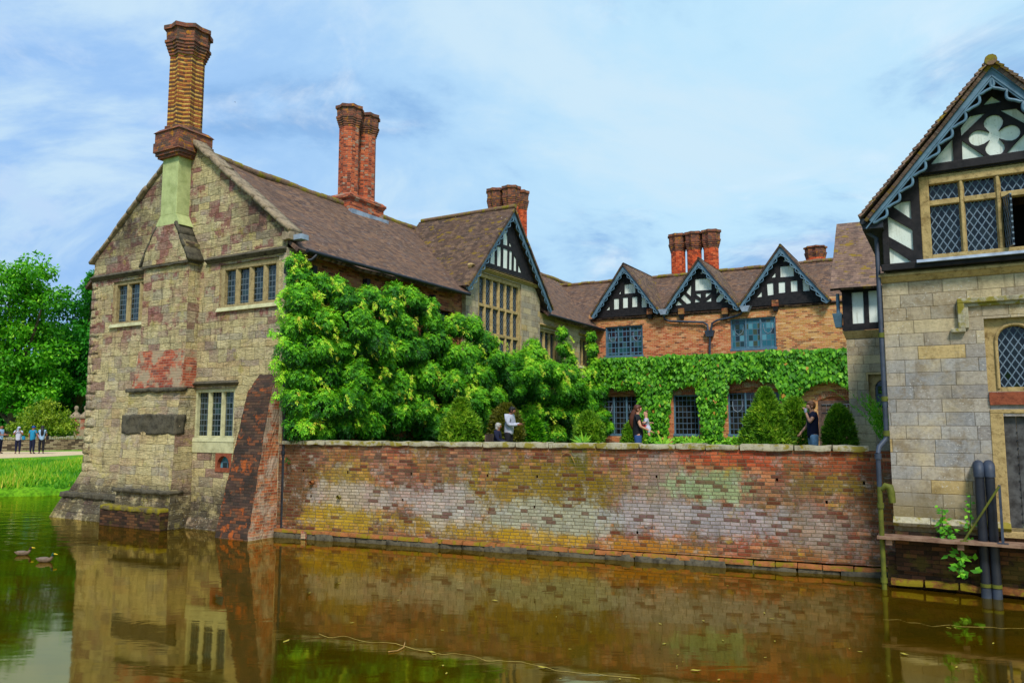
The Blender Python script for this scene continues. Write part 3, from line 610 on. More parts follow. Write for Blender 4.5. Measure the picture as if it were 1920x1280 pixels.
# string course and verge copings
for a, b in [(-8.98, -6.0), (-3.25, -.02)]:
    m = MB(); m.frustum((a, b, -.03, .05, 7.66), (a-.03, b+.03, -.14, .05, 7.76)); m.frustum((a-.03, b+.03, -.14, .05, 7.76), (a, b, -.01, .05, 7.86))
    m.build('string_course', MAT['darkstone'], house, G)
m = MB(); coping_line(m, (.16, 8.2), (-4.2, 8.2+sl*4.4), -.16, .34, .13, 9, 3); m.block(-.1, .2, -.14, .36, 8.0, 8.24, .02, .2, (3, 3, 3), 4)
coping_line(m, (-9.12, 8.25), (-4.8, 8.2+sl*4.36), -.1, .34, .1, 9, 33)
m.build('coping', MAT['verge'], house, G)
# battered plinth at the left corner
m = MB(); m.frustum((-9.85, -5.9, -.75, 1, -.4), (-9.35, -5.9, -.32, 1, .75)); m.frustum((-9.3, -5.95, -.26, 1, .751), (-8.98, -5.95, -.03, 1, 1.42))
m.frustum((-3.62, -1.2, -.3, .5, -.4), (-3.62, -1.2, -.05, .5, .35))
m.build('plinth', MAT['stone'], house, G)
m = MB()
m.block(-9.46, -5.95, -.44, -.2, .64, .80, .03, .1, (44, 4, 3), 1)
m.build('plinth_coping', MAT['darkstone'], house, G)
# chimney breast in stages
m = MB()
m.box(-5.69, -3.58, -.40, .1, 5.14, 7.78)
m.add([(-5.98,-.52,3.72),(-3.6,-.52,3.72),(-3.6,.1,3.72),(-5.98,.1,3.72),(-5.96,-.5,4.0),(-3.59,-.5,4.0),(-3.59,.1,4.0),(-5.96,.1,4.0)], [(0,1,5,4),(1,2,6,5),(3,0,4,7)])
m.frustum((-6.02, -3.615, -.52, .1, 3.2), (-5.94, -3.615, -.505, .1, 3.95))
m.frustum((-6.05, -3.58, -.68, .1, 1.0), (-6.1, -3.6, -.60, .1, 2.75)); m.frustum((-6.1, -3.6, -.6, .1, 2.75), (-6.08, -3.61, -.53, .1, 3.3))
m.frustum((-6.1, -3.57, -.73, .1, -.4), (-6.06, -3.57, -.70, .1, .98))
m.frustum((-5.7, -3.6, -.405, .1, 7.78), (-5.66, -3.62, -.42, .1, 7.79))
m.prism([(-5.66, 7.75), (-3.6, 7.75), (-3.66, 8.3), (-4.0, 8.62), (-4.18, 8.92), (-5.02, 8.92), (-5.22, 8.66), (-5.48, 8.3)], -.5, .2)
m.build('chimney_breast', MAT['stone'], house, G)
m = MB(); m.frustum((-5.88, -3.57, -.485, .1, 4.02), (-5.72, -3.57, -.415, .1, 5.14)); m.build('brick_repair', MAT['patch'], house, G)
for q in ((-6.02, -3.54, -.60, -.3, 3.9, 4.02, .025, (34, 3, 2)), (-6.12, -3.575, -.625, -.3, 2.66, 3.24, .03, (40, 4, 10)), (-6.14, -3.53, -.80, -.3, .97, 1.08, .025, (34, 3, 2)), (-5.76, -3.52, -.5, .05, 7.68, 7.745, .01, (20, 3, 1))):
    m = MB(); m.block(*q[:6], q[6], .08, q[7], int(q[4]*10)); m.build('weathering_course', MAT['darkstone'], house, G)
m = MB(); coping_line(m, (-3.5, 7.72), (-4.2, 8.95), -.53, .02, .1, 3, 61); m.build('shoulder_coping', MAT['darkstone'], house, G)
m = MB(); coping_line(m, (-5.8, 7.72), (-5.05, 8.92), -.515, .02, .06, 3, 71); m.build('shoulder_coping', MAT['darkstone'], house, G)
m = MB(); m.box(-6.36, -3.58, -.98, -.6, -.3, .5); m.build('footing', MAT['wetbrick'], house, G); m = MB(); m.block(-6.39, -3.57, -1.0, -.6, .46, .60, .03, .12, (34, 6, 3), 80); m.build('mossy_ledge', MAT['mossstone'], house, G)
m = MB(); m.frustum((-5.2, -4.0, -.47, .3, 8.88), (-4.97, -4.22, -.455, .3, 9.25)); m.box(-4.965, -4.225, -.45, .3, 9.25, 11.05); m.build('flue', MAT['flue'], house, G, bevel=.01)
# chimney on the gable
m = MB(); m.box(-5.08, -4.08, -.56, .5, 11.02, 11.1); m.box(-5.13, -4.03, -.61, .55, 11.101, 11.2); m.box(-5.18, -3.98, -.66, .6, 11.201, 11.5); m.box(-5.15, -4.01, -.63, .57, 11.501, 11.82); m.frustum((-5.19, -3.97, -.67, .61, 11.821), (-5.06, -4.1, -.54, .48, 11.95))
ch = m.build('chimney', MAT['cap'], house, G)
shaft(ch, G, -4.58, -.03, 11.9, 14.3, 15.22, .52, .70, 8, .8, 'banded', 'cap', .39)
# long side wall, facing the courtyard
CGx0, CGx1 = 8.75, 14.65
Wa = S.on(892, 511); Wb = S.on(973, 642)
BW = (Wa[0]+.0, Wb[0]-.0, Wb[1]-1.2, 8.78)
m = MB(); m.holes([(0, -.4), (CGx0, -.4), (CGx0, EZ), (0, EZ)], [rect(7.35, 8.1, 5.9, 7.0)], .06, .25); m.box(7.2, 8.25, -.02, .1, 7.0, 7.12)
m.build('brick_side_wall', MAT['orange'], house, S)
for x in (.9, 3.2, 4.9, 6.7): m = MB(); m.box(x, x+.16, -.12, .08, 7.2, 7.45); m.build('eaves_bracket', MAT['timber'], house, S)
m = MB(); s2 = S.on(1004, 611); 
ww = [(14.85, 16.55, 5.75, 7.15), (19.0, 20.45, 5.75, 7.15)]
m.holes([(CGx1, -.4), (21.3, -.4), (21.3, EZ), (CGx1, EZ)], [rect(*q) for q in ww], 0, .25)
m.build('ashlar_side_wall', MAT['ashlar2'], house, S); m = MB(); m.box(-.02, .35, -.02, .1, .5, 7.8); m.build('quoin', MAT['ashlar2'], house, S)
for q in ww: stone_window(house, S, *q, 3, hood='dressg', mat='dressg', gm='gdia', fw=.12, mw=.12)
m = MB(); m.box(7.35, 8.1, .2, .22, 5.9, 7.0); m.build('pane', MAT['gdark'], house, S)
# cross gable
YC = -.12; ax = 11.82; az_ = 11.75; fz = 8.03; hw = 3.42
m = MB(); m.holes([(CGx0, -.4), (CGx1, -.4), (CGx1, 8.5), (CGx0, 8.5)], [], YC, .2); m.v = []; m.f = []; m.sm = []; m.uv = []
bx0, bx1 = BW[0], BW[1]
k = (az_-fz)/hw
m.holes([(CGx0, -.4), (CGx1, -.4), (CGx1, az_-.35-k*(CGx1-ax)), (ax+(az_-.35-8.95)/k, 8.95), (ax-(az_-.35-8.95)/k, 8.95), (CGx0, az_-.35-k*(ax-CGx0))], [rect(bx0, bx1, BW[2], BW[3])], YC, .3)
m.box(CGx0, CGx0+.005, YC, .1, -.4, 8.3); m.box(CGx1-.005, CGx1, YC, .1, -.4, 8.3)
m.build('cross_gable_wall', MAT['ashlar2'], house, S)
stone_window(house, S, bx0, bx1, BW[2], BW[3], 6, y=YC, rows=(.36, .68), mat='dressg', gm='gdia', fw=.16, mw=.12, dep=.22)
m = MB(); m.frustum((CGx0+.3, CGx1-.3, YC-.02, YC+.1, 8.83), (CGx0+.25, CGx1-.25, YC-.16, YC+.1, 8.93)); m.frustum((CGx0+.25, CGx1-.25, YC-.16, YC+.1, 8.931), (CGx0+.3, CGx1-.3, YC-.02, YC+.1, 9.0)); m.build('cornice', MAT['dressg'], house, S)
c4 = crop(2.909, 500, 160)
YT = YC-.1
P = [[(1228,845),(1238,800),(1250,790),(1250,852)], [(1262,770),(1283,745),(1282,858),(1260,853)], [(1293,775),(1308,795),(1315,825),(1315,875),(1291,868)], [(1325,850),(1338,882),(1324,878)],
     [(1148,938),(1163,900),(1162,952),(1149,950)], [(1172,880),(1189,862),(1187,960),(1170,957)], [(1222,864),(1248,871),(1246,978),(1220,970)], [(1258,877),(1280,883),(1278,988),(1258,984)], [(1292,888),(1316,896),(1314,1001),(1290,995)], [(1325,902),(1340,906),(1338,1008),(1323,1004)], [(1350,925),(1363,948),(1363,1014),(1348,1011)], [(1374,975),(1390,1018),(1389,1022),(1372,1018)]]
hk = (az_-.35-9.02)/k
timber_gable(house, S, [(ax-hk+.02, 9.02), (ax+hk-.02, 9.02), (ax, az_-.33)], [pxs(S, p, YT, c4) for p in P], YT)
bargeboard(house, S, (ax, az_-.05), (ax-hw-.05, fz-.05), -.42, .2, 12); bargeboard(house, S, (ax, az_-.05), (ax+hw+.05, fz-.05), -.42, .2, 12)
m = MB()
for sgn in (-1, 1): m.slab((ax+sgn*(hw+.08), -.5, fz-.02), (ax+sgn*(hw+.08), 4.4, fz-.02), (ax, 4.4, az_+.06), (ax, -.5, az_+.06), 22, 14, .09, .025, 0, 5+sgn)
m.build('cross_gable_roof', MAT['roof2'], house, S)
m = MB()
for i in range(12): m.tube([(ax, -.52+i*.4, az_+.08), (ax, -.13+i*.4, az_+.08)], .1, 8)
for i in range(68): m.tube([(0.4+i*.42, 4.5, RZ-.03+.02*math.sin(i)-.05*abs(math.sin(i*.13))), (.81+i*.42, 4.5, RZ-.03+.02*math.sin(i)-.05*abs(math.sin(i*.13)))], .15, 8)
m.build('ridge_tile', MAT['ridge'], house, S)
rs = (RZ-(EZ-.12))/4.92
m = MB(); m.slab((.02, -.42, EZ-.12), (8.62, -.42, EZ-.12), (8.62, 4.5, RZ), (.02, 4.5, RZ), 36, 20, .1, .05, .07, 2)
m.slab((8.62, .35, EZ-.12+.77*rs), (14.95, .35, EZ-.12+.77*rs), (14.95, 4.5, RZ), (8.62, 4.5, RZ), 26, 18, .1, .05, .05, 2)
m.slab((14.95, -.42, EZ-.12), (30, -.42, EZ-.12), (30, 4.5, RZ), (14.95, 4.5, RZ), 56, 20, .1, .05, .1, 2)
m.slab((.02, 9.5, EZ-.3), (30, 9.5, EZ-.3), (30, 4.5, RZ), (.02, 4.5, RZ), 20, 6, .1, .03, .1, 12)
m.build('roof', MAT['roof'], house, S)
for a, b in ((.3, 8.5), (14.9, 21.2)): gutter(house, S, a, b, -.46, EZ-.13)
downpipe(house, S, [(.62, -.5, EZ-.2), (.5, -.42, EZ-.35), (.05, -.25, EZ-.5), (-.02, -.12, EZ-.75), (-.02, -.12, 3.0), (.0, -.12, .05)], .045, collars=[(-.02, -.12, 6.5), (-.02, -.12, 4.6), (-.02, -.12, 2.2)])
m = MB(); m.box(-.12, .12, -.24, -.02, 7.05, 7.3); m.build('hopper', MAT['iron'], house, S)
m = MB(); m.box(.02, .3, -.5, .1, 8.0, 8.14); m.build('lead_flashing', MAT['lead'], house, S)
# ridge chimneys
c2 = chimney_base(house, S, 6.95, 8.95, 4.05, 5.2, 10.4, 11.85, 'chim')
shaft(c2, S, 7.45, 4.62, 11.75, 14.62, 15.48, .41, .55, 8, .93); shaft(c2, S, 8.45, 4.62, 11.75, 14.62, 15.48, .41, .55, 8, .93)
m = MB(); m.box(6.85, 9.05, 3.86, 4.04, 10.9, 11.15); m.build('lead_flashing', MAT['lead'], c2, S)
c3 = chimney_base(house, S, 19.45, 21.5, 3.9, 5.9, 10.4, 11.7, 'chim')
for a in (20.0, 20.95):
    for b in (4.45, 5.4): shaft(c3, S, a, b, 11.6, 14.55, 15.6, .42, .54, 8, .86, 'chimred', 'cap')
# corner buttress
m = MB(); yb, yt = -1.0, -.3
m.add([(-.06,-1.0,-.4),(-.06,-.96,.1),(-.08,-.33,3.84),(-.1,.02,4.35),(-.06,.1,-.4)], [(0, 1, 2, 3, 4)])
bt = m.build('buttress', MAT['butt'], house, G)
m = MB(); m.add([(-1.36,-1.02,-.4),(-.06,-1.02,-.4),(-1.3,-.96,.1),(-.06,-.96,.1),(-1.0,-.33,3.84),(-.08,-.33,3.84),(-.92,.02,4.35),(-.1,.02,4.35)], [(0,1,3,2),(2,3,5,4),(4,5,7,6)])
m.add([(-1.36,-1.02,-.4),(-1.3,-.96,.1),(-1.0,-.33,3.84),(-.92,.02,4.35),(-1.3,.1,-.4)], [(0, 1, 2, 3, 4)])
m.build('buttress_face', MAT['buttdark'], bt, G)

def rough(o, dirs, st, lv, size=.3):
    sm = o.modifiers.new('dice', 'SUBSURF'); sm.subdivision_type = 'SIMPLE'; sm.levels = lv; sm.render_levels = lv
    for i, d in enumerate(dirs):
        tx = bpy.data.textures.new('clouds', 'CLOUDS'); tx.noise_scale = size*(1+.3*i); tx.noise_depth = 2
        q = o.modifiers.new('wear', 'DISPLACE'); q.texture = tx; q.direction = d; q.strength = st; q.mid_level = .5
for o in bpy.data.objects:
    n = o.name.split('.')[0]
    if n in ('buttress', 'buttress_face'): rough(o, 'XY', .07, 5, .22)
    if n in ('chimney_breast', 'brick_repair', 'plinth'): rough(o, 'XY', .05, 4, .25)
z = 1.4; i = 0
m = MB()
while z < 7.6:
    h = random.uniform(.22, .36); w = .52 if i % 2 else .32
    m.block(-9.0, -9.0+w, -.022, .5 if i % 2 else .3, z+.006, z+h-.006, .022, .1, (4, 4, 3), i); z += h; i += 1
m.build('quoin', MAT['stone'], house, G)
# ------------------------------------------------------------------ 2. brick range across the courtyard
rear = empty('brick_house', RW, 'two storey brick range across the courtyard with three small timbered gables', 'house')
ww = {}
def rw(X0, Y0, X1, Y1):
    a = RW.on(X0, Y0); b = RW.on(X1, Y1); return (a[0], b[0], b[1], a[1])
WA = (.5, 2.5, 6.28, 7.82); WBB = (6.8, 8.85, 6.34, 7.8); WC = (.2, 2.25, 2.38, 4.36); WD = (3.98, 5.22, 2.4, 4.32); WE = (6.58, 8.92, 2.4, 4.45); DR = (10.5, 12.2, 1.7, 3.95); SW = (9.75, 10.25, 3.2, 3.95)
segtop = lambda r, h: [(r[0], r[2]), (r[1], r[2])]+[(r[1]-(r[1]-r[0])*i/6, r[3]+h*math.sin(math.pi*i/6)) for i in range(7)]
m = MB(); m.holes([(-.4, 1.5), (15, 1.5), (15, 8.5), (-.4, 8.5)], [rect(*WA), rect(*WBB), segtop(WC, .12), rect(*WD), segtop(WE, .16), segtop(DR, .2), rect(*SW)], 0, .14)
m.build('wall', MAT['rearbrick'], rear, RW)
wood_window(rear, RW, *WA, 3, gm='gplum'); wood_window(rear, RW, *WBB, 3, gm='gteal')
wood_window(rear, RW, *WC, 3); wood_window(rear, RW, *WD, 1); wood_window(rear, RW, *WE, 3)
m = MB(); m.box(SW[0], SW[1], .1, .12, SW[2], SW[3]); m.build('pane', MAT['gdark'], rear, RW)
for r, h in ((WC, .12), (WE, .16), (DR, .2)):
    m = MB(); m.prism(list(reversed([(r[0]-.03, r[3]-.08), (r[1]+.03, r[3]-.08)]+[(r[1]+.03-(r[1]-r[0]+.06)*i/8, r[3]+.05+h*math.sin(math.pi*i/8)) for i in range(9)])), .055, .13); m.build('arch_infill', MAT['orange'], rear, RW)
for r, h in ((WC, .12), (WE, .16), (DR, .2), (WD, .02)):
    m = MB(); cx = (r[0]+r[1])/2; hwid = (r[1]-r[0])/2+.08; n = int(hwid*2/.085)
    for i in range(n):
        t = (i+.5)/n; x = r[0]-.08+2*hwid*t; z = r[3]+h*math.sin(math.pi*t)+.01; an = (x-cx)/hwid*.35
        k = MB(); k.box(-.034, .034, -.018, .03, 0, .24+random.uniform(-.015, .015)); c_, s_ = math.cos(an), math.sin(an)
        m.add([(x+v[0]*c_+v[2]*s_, v[1], z-v[0]*s_+v[2]*c_) for v in k.v], k.f)
    m.build('brick_arch', MAT['patch'], rear, RW)
# door
m = MB(); m.box(DR[0], DR[0]+.13, .03, .16, DR[2], DR[3]); m.box(DR[1]-.13, DR[1], .03, .16, DR[2], DR[3]); m.box(DR[0]+.13, DR[1]-.13, .03, .16, DR[3]-.16, DR[3])
dr = m.build('door', MAT['oak'], rear, RW)
m = MB()
for i in range(7): a = DR[0]+.135+i*.205; m.box(a, a+.198, .1, .14, DR[2], DR[3]-.165)
m.build('door_leaf', MAT['oak'], dr, RW)
m = MB(); zc = 3.35
for zc in (3.4, 2.2):
    m.box(DR[0]+.14, DR[0]+1.0, .085, .1, zc, zc+.04)
    m.tube([(DR[0]+.35+.12*math.cos(a*.6), .09, zc+.02+.16*math.sin(a*.6)) for a in range(-3, 4)], .014, 5)
m.build('strap_hinge', MAT['iron'], dr, RW)
# gables
cr = crop(4.9235, 1100, 440); c6 = crop(2.909, 1100, 420)
g1 = [[(383,415),(405,380),(425,415)], [(350,460),(447,450),(449,537),(350,545)], [(297,548),(315,520),(315,545)], [(483,500),(508,527),(483,530)], [(252,592),(298,587),(297,685),(252,690)], [(335,580),(380,577),(380,672),(335,677)], [(420,575),(466,571),(467,664),(420,669)], [(507,570),(552,566),(552,668),(507,672)], [(180,697),(212,660),(212,693)], [(594,635),(625,666),(594,668)]]
g2 = [[(1047,362),(1080,320),(1108,355)], [(1003,410),(1152,400),(1152,508),(1003,517)], [(920,530),(965,465),(962,568)], [(868,585),(900,548),(962,612),(960,632),(925,638)], [(818,655),(845,608),(885,645)], [(1003,545),(1053,542),(1053,583)], [(1003,590),(1050,618),(1000,625)], [(1098,540),(1150,537),(1100,580)], [(1098,618),(1150,578),(1150,615)], [(1197,460),(1240,500),(1197,545)], [(1197,590),(1245,530),(1285,555),(1230,620),(1197,620)], [(1270,622),(1310,585),(1345,618)]]
g3 = [[(1070,205),(1090,182),(1110,205)], [(1056,232),(1128,226),(1130,285),(1057,290)], [(1008,292),(1030,265),(1030,290)], [(1152,245),(1185,272),(1152,275)], [(983,325),(1017,320),(1020,385),(988,390)], [(1047,317),(1082,315),(1083,373),(1048,377)], [(1113,310),(1148,308),(1150,366),(1115,369)], [(1177,303),(1213,301),(1215,363),(1180,366)], [(928,400),(955,368),(957,396)], [(1248,330),(1280,360),(1248,363)]]
YG = -.12
for (cx, az0, hwd, fz0, pn, cc) in ((1.72, 10.93, 1.83, 8.42, g1, cr), (5.5, 10.8, 1.9, 8.3, g2, cr), (9.25, 11.0, 1.98, 8.35, g3, c6)):
    k = (az0-fz0)/hwd; zb = 8.3
    m = MB(); 
    outline = [(cx-hwd+.05, zb), (cx+hwd-.05, zb), (cx+hwd-.05, fz0+.02), (cx, az0-.1), (cx-hwd+.05, fz0+.02)]
    m.holes(outline, fit([pxs(RW, p, YG, cc) for p in pn], outline), YG, .03)
    m.add([(cx-hwd+.05, YG, zb), (cx+hwd-.05, YG, zb), (cx+hwd-.05, .1, zb), (cx-hwd+.05, .1, zb)], [(0, 1, 2, 3)])
    g = m.build('gable', MAT['timber'], rear, RW)
    p = MB(); p.prism([(cx-hwd+.15, zb+.05), (cx+hwd-.15, zb+.05), (cx, az0-.2)], YG+.028, YG+.08); p.build('plaster_panel', MAT['plaster'], g, RW)
    for sgn in (-1, 1): bargeboard(g, RW, (cx, az0-.06), (cx+sgn*(hwd+.02), fz0-.07), -.42, .18, 9, r=.024, amp=.11)
    r_ = MB()
    for sgn in (-1, 1): r_.slab((cx+sgn*(hwd+.03), -.48, fz0-.02), (cx+sgn*(hwd+.03), 3.6, fz0-.02), (cx, 3.6, az0+.02), (cx, -.48, az0+.02), 18, 10, .08, .03, 0, 9+sgn)
    r_.build('gable_roof', MAT['roof2'], g, RW)
m = MB(); m.slab((-6, -.1, 8.3), (16, -.1, 8.3), (16, 4.0, 10.95), (-6, 4.0, 10.95), 80, 14, .1, .04, .08, 21); m.slab((-6, 8.1, 8.3), (16, 8.1, 8.3), (16, 4, 10.95), (-6, 4, 10.95), 20, 5, .1, .03, .08, 22)
m.build('roof', MAT['roof'], rear, RW)
m = MB()
for i in range(52): m.tube([(-6+i*.42, 4.0, 11.0+.02*math.sin(i*1.7)-.08*math.sin(math.pi*i/52)), (-5.59+i*.42, 4.0, 11.0+.02*math.sin(i*1.7)-.08*math.sin(math.pi*i/52))], .1, 8)
m.build('ridge_tile', MAT['ridge'], rear, RW)
for X in (1219, 1278, 1360, 1454):
    cx, z = RW.on(X, 590 if X < 1400 else 575, -.1); m = MB(); m.box(cx-.14, cx+.14, -.2, .05, z+.02, z+.3); b = m.build('corbel', MAT['orange'], rear, RW)
    q = MB(); q.frustum((cx-.09, cx+.09, -.14, .05, z-.2), (cx-.13, cx+.13, -.19, .05, z+.018)); q.build('timber_block', MAT['timber'], b, RW)
def rp(X, Y, y=-.12): x, z = RW.on(X, Y, y); return (x, y, z)
m = MB()
m.tube([rp(1244, 586), rp(1244, 592), rp(1247, 599), rp(1256, 602), rp(1318, 604), rp(1326, 608), rp(1328, 622)], .05, 8)
m.tube([rp(1394, 582), rp(1388, 589), rp(1375, 594), rp(1345, 600), rp(1335, 606), rp(1333, 622)], .05, 8)
m.tube([rp(1331, 628), rp(1331, 700)], .05, 8); m.frustum((rp(1325, 630)[0], rp(1337, 630)[0], -.2, -.02, rp(1331, 631)[2]), (rp(1322, 630)[0], rp(1340, 630)[0], -.24, -.02, rp(1330, 620)[2]))
m.build('downpipe', MAT['bluepipe'], rear, RW)
for X, Y in ((1244, 583), (1397, 577)):
    x, y, z = rp(X, Y, -.4); m = MB(); m.frustum((x-.12, x+.12, -.5, -.1, z-.18), (x-.24, x+.24, -.52, -.1, z+.08))
    m.build('lead_hopper', MAT['lead'], rear, RW)
c4_ = chimney_base(rear, RW, 2.2, 5.3, 5.4, 6.5, 8.5, 11.0, 'chimred')
for i, cx in enumerate((2.52, 3.45, 4.4)):
    shaft(c4_, RW, cx, 5.9, 10.9, 12.6, 13.6, .42, .56, 4, .99, 'chimred', 'cap', .79-.0, 8)
c5_ = chimney_base(rear, RW, 9.3, 10.3, 5.6, 6.6, 8.5, 11.3, 'chimred'); shaft(c5_, RW, 9.8, 6.1, 11.2, 11.5, 12.1, .48, .56, 8, .95, 'chimred')
# ------------------------------------------------------------------ 3. gatehouse on the right
gh = empty('gatehouse', H, 'gatehouse at the right edge with a pointed black and white gable over stone walls', 'house')
ax, fy = H.on(1859.5, 254, 0)
ax = 1.96
def hp(X, Y, y=0): return H.on(X, Y, y)
GW = 2*ax
strz = hp(1700, 514)[1]
ZW0 = hp(1730, 491)[1]; ZW1 = hp(1727, 334)[1]
wx0 = hp(1727, 420)[0]; wx1 = GW-wx0
av = [hp(1848, 600), hp(1920, 734)]
a0 = hp(1848, 660)[0]; az1 = hp(1850, 597)[1]; az0 = hp(1853, 734)[1]
dz1 = hp(1885, 780)[1]-.0; dz0 = hp(1895, 990)[1]; dx0 = hp(1888, 880)[0]
A1 = GW-a0-.35
m = MB(); zt = strz
m.holes([(0, .55), (GW, .55), (GW, zt), (0, zt)], [rect(a0, a0+.92, az0, az1), rect(dx0, dx0+1.15, dz0, dz1)], 0, .16)
m.add([(0, 0, .55), (0, 12, .55), (0, 12, zt), (0, 0, zt), (GW, 0, .55), (GW, 12, .55), (GW, 12, zt), (GW, 0, zt)], [(0, 1, 2, 3), (4, 5, 6, 7)])
m.build('wall', MAT['ashlar'], gh, H)
# small arched window in its square recess
m = MB(); m.holes(rect(a0-.02, a0+.94, az0-.02, az1+.02), [arch(a0+.2, a0+.72, az0+.08, az1-.14, 10)], .11, .12); w = m.build('window', MAT['dressg'], gh, H)
m = MB(); m.box(a0+.16, a0+.76, .2, .215, az0+.05, az1-.1); m.build('pane', MAT['gdia'], w, H)
m = MB(); pts = arch(a0+.17, a0+.75, az0+.06, az1-.11, 12); pts = [(x, .1, z) for x, z in pts[1:]]+[(a0+.17, .1, az0+.06)]; m.tube(pts, .03, 6); m.build('arch_moulding', MAT['dressg'], w, H)
m = MB(); m.block(a0+.0, a0+2.0, -.05, .15, az0-.24, az0-.01, .006, .08, (8, 2, 2), 3); m.build('lintel', MAT['redstone'], gh, H)
# hood mould with dropped ends
hx = hp(1798, 590)[0]; hz = hp(1799, 561)[1]; hb = hp(1800, 616)[1]
m = MB(); hx1 = 2*(a0+.46)-hx
for (y0_, o) in ((-.1, 0), (-.05, .06)):
    m.box(hx-.02+o, hx1+.02-o, y0_, .02+o*.02, hz-.09-o, hz-o*1.02)
    for a, b in ((hx-.02+o, hx+.09+o), (hx1-.09-o, hx1+.02-o)): m.box(a, b, y0_+.002, .021, hb, hz-.09-o)
m.box(hx-.14, hx+.09, -.102, .02, hb-.07, hb-.001); m.box(hx1-.09, hx1+.14, -.102, .02, hb-.07, hb-.001)
m.build('hood_mould', MAT['coping'], gh, H, bevel=.012)
# door
m = MB(); m.box(dx0-.2, dx0, -.015, .16, dz0-.05, dz1+.05); m.box(dx0-.2, dx0+1.35, -.016, .1, dz1+.051, dz1+.12); m.box(dx0+1.15, dx0+1.35, -.015, .16, dz0-.05, dz1+.05); m.box(dx0-.15, dx0+1.3, -.08, .16, dz0-.16, dz0-.051)
m.build('door_surround', MAT['dressg'], gh, H, bevel=.01)
m = MB()
for i in range(6): m.box(dx0+i*.192, dx0+i*.192+.186, .1+.004*(i % 2), .14, dz0, dz1)
d_ = m.build('door', MAT['doorg'], gh, H, bevel=.004)
m = MB()
for i in range(3):
    for j in range(12): m.box(dx0+.18+i*.384, dx0+.2+i*.384, .085, .1, dz0+.1+j*.14, dz0+.125+j*.14)
m.build('door_stud', MAT['iron'], d_, H)
# string course
m = MB(); m.frustum((-.01, GW+.01, -.02, .1, strz-.14), (-.05, GW+.05, -.1, .1, strz-.04)); m.box(-.06, GW+.06, -.12, .1, strz-.0399, strz+.01); m.frustum((-.06, GW+.06, -.12, .1, strz+.0101), (-.02, GW+.02, -.03, .1, strz+.06)); m.build('string_course', MAT['dressg'], gh, H, bevel=.008)
# plinth moulding
pz = hp(1780, 980)[1]; px0, px1 = hp(1675, 980)[0], hp(1896, 980)[0]
m = MB()
for i in range(3): m.frustum((px0+i*(px1-px0)/3+.004, px0+(i+1)*(px1-px0)/3-.004, -.08, .02, pz-.09), (px0+i*(px1-px0)/3+.004, px0+(i+1)*(px1-px0)/3-.004, -.13, .02, pz-.03)); m.frustum((px0+i*(px1-px0)/3+.004, px0+(i+1)*(px1-px0)/3-.004, -.13, .02, pz-.029), (px0+i*(px1-px0)/3+.004, px0+(i+1)*(px1-px0)/3-.004, -.02, .02, pz+.07))
m.build('plinth_moulding', MAT['coping'], gh, H, bevel=.008)
m = MB(); m.box(-.15, GW+2, .04, .6, -.5, .55); m.box(.0, GW+2, -.02, .04, .3, 1.02)
m.build('brick_footing', MAT['wetbrick'], gh, H)
m = MB()
for i in range(8): m.block(-.1+i*.55, .43+i*.55, -.14, .1, .06+.0*i, .17, .012, .2, (4, 2, 2), 90+i)
m.build('footing_course', MAT['wetterra'], gh, H)
# timber gable
c7 = crop(2.6667, 1540, 80); YT = -.16
az_ = H.on(1860.6, 121, -.5)[1]; ft = H.on(1623, 409, -.5); k = (az_-ft[1])/(ax-ft[0])
zl = strz+.06
def mir(p): return [(2*ax-x, z) for x, z in reversed(p)]
qf = []; qc = H.on(*c7((852, 465)), YT); 
for i in range(48):
    a = 2*math.pi*i/48; best = 0
    for (dx, dz) in ((.245, 0), (-.245, 0), (0, .235), (0, -.235)):
        r = .15; ux, uz = math.cos(a), math.sin(a); bq = ux*dx+uz*dz; D = bq*bq-(dx*dx+dz*dz-r*r)
        if D >= 0: best = max(best, bq+math.sqrt(D))
    qf.append((ax+max(best, .1)*math.cos(a), qc[1]+max(best, .1)*math.sin(a)))
L1 = pxs(H, [(525,632),(655,480),(662,617)], YT, c7); L2 = pxs(H, [(700,466),(697,425),(742,367),(822,350)], YT, c7); L3 = pxs(H, [(703,489),(850,590),(707,608)], YT, c7)
L4 = pxs(H, [(358,820),(400,796),(445,790),(450,883)], YT, c7); L5 = pxs(H, [(322,862),(455,935),(460,1038),(328,965)], YT, c7); L6 = pxs(H, [(330,1015),(462,1102),(332,1113)], YT, c7)
tt = pxs(H, [(807,313),(850,267)], YT, c7); top = [(2*ax-tt[0][0], tt[0][1]), (ax, tt[1][1]), tt[0]]
panels = [top, qf]
for p in (L1, L2, L3, L4, L5, L6): panels += [p, mir(p)]
x_in = .07
outl = [(x_in, zl), (GW-x_in, zl), (GW-x_in, az_-.16-k*(ax-x_in)), (ax, az_-.16), (x_in, az_-.16-k*(ax-x_in))]
wzt = ZW1
m = MB(); m.holes(outl, panels+[rect(wx0, wx1, ZW0, wzt)], YT, .045)
m.add([(x_in, YT, zl), (x_in, 1, zl), (x_in, 1, outl[2][1]), (x_in, YT, outl[2][1])], [(0, 1, 2, 3)]); m.add([(x_in, YT, zl), (GW-x_in, YT, zl), (GW-x_in, .1, zl), (x_in, .1, zl)], [(0, 1, 2, 3)])
tf = m.build('timber_frame', MAT['timber'], gh, H)
m = MB(); e = YT+.043
m.holes([(x_in+.01, zl+.01), (GW-x_in-.01, zl+.01), (GW-x_in-.01, outl[2][1]-.02), (ax, az_-.2), (x_in+.01, outl[4][1]-.02)], [rect(wx0, wx1, ZW0, wzt)], e, .02); m.build('plaster_panel', MAT['plaster'], gh, H)
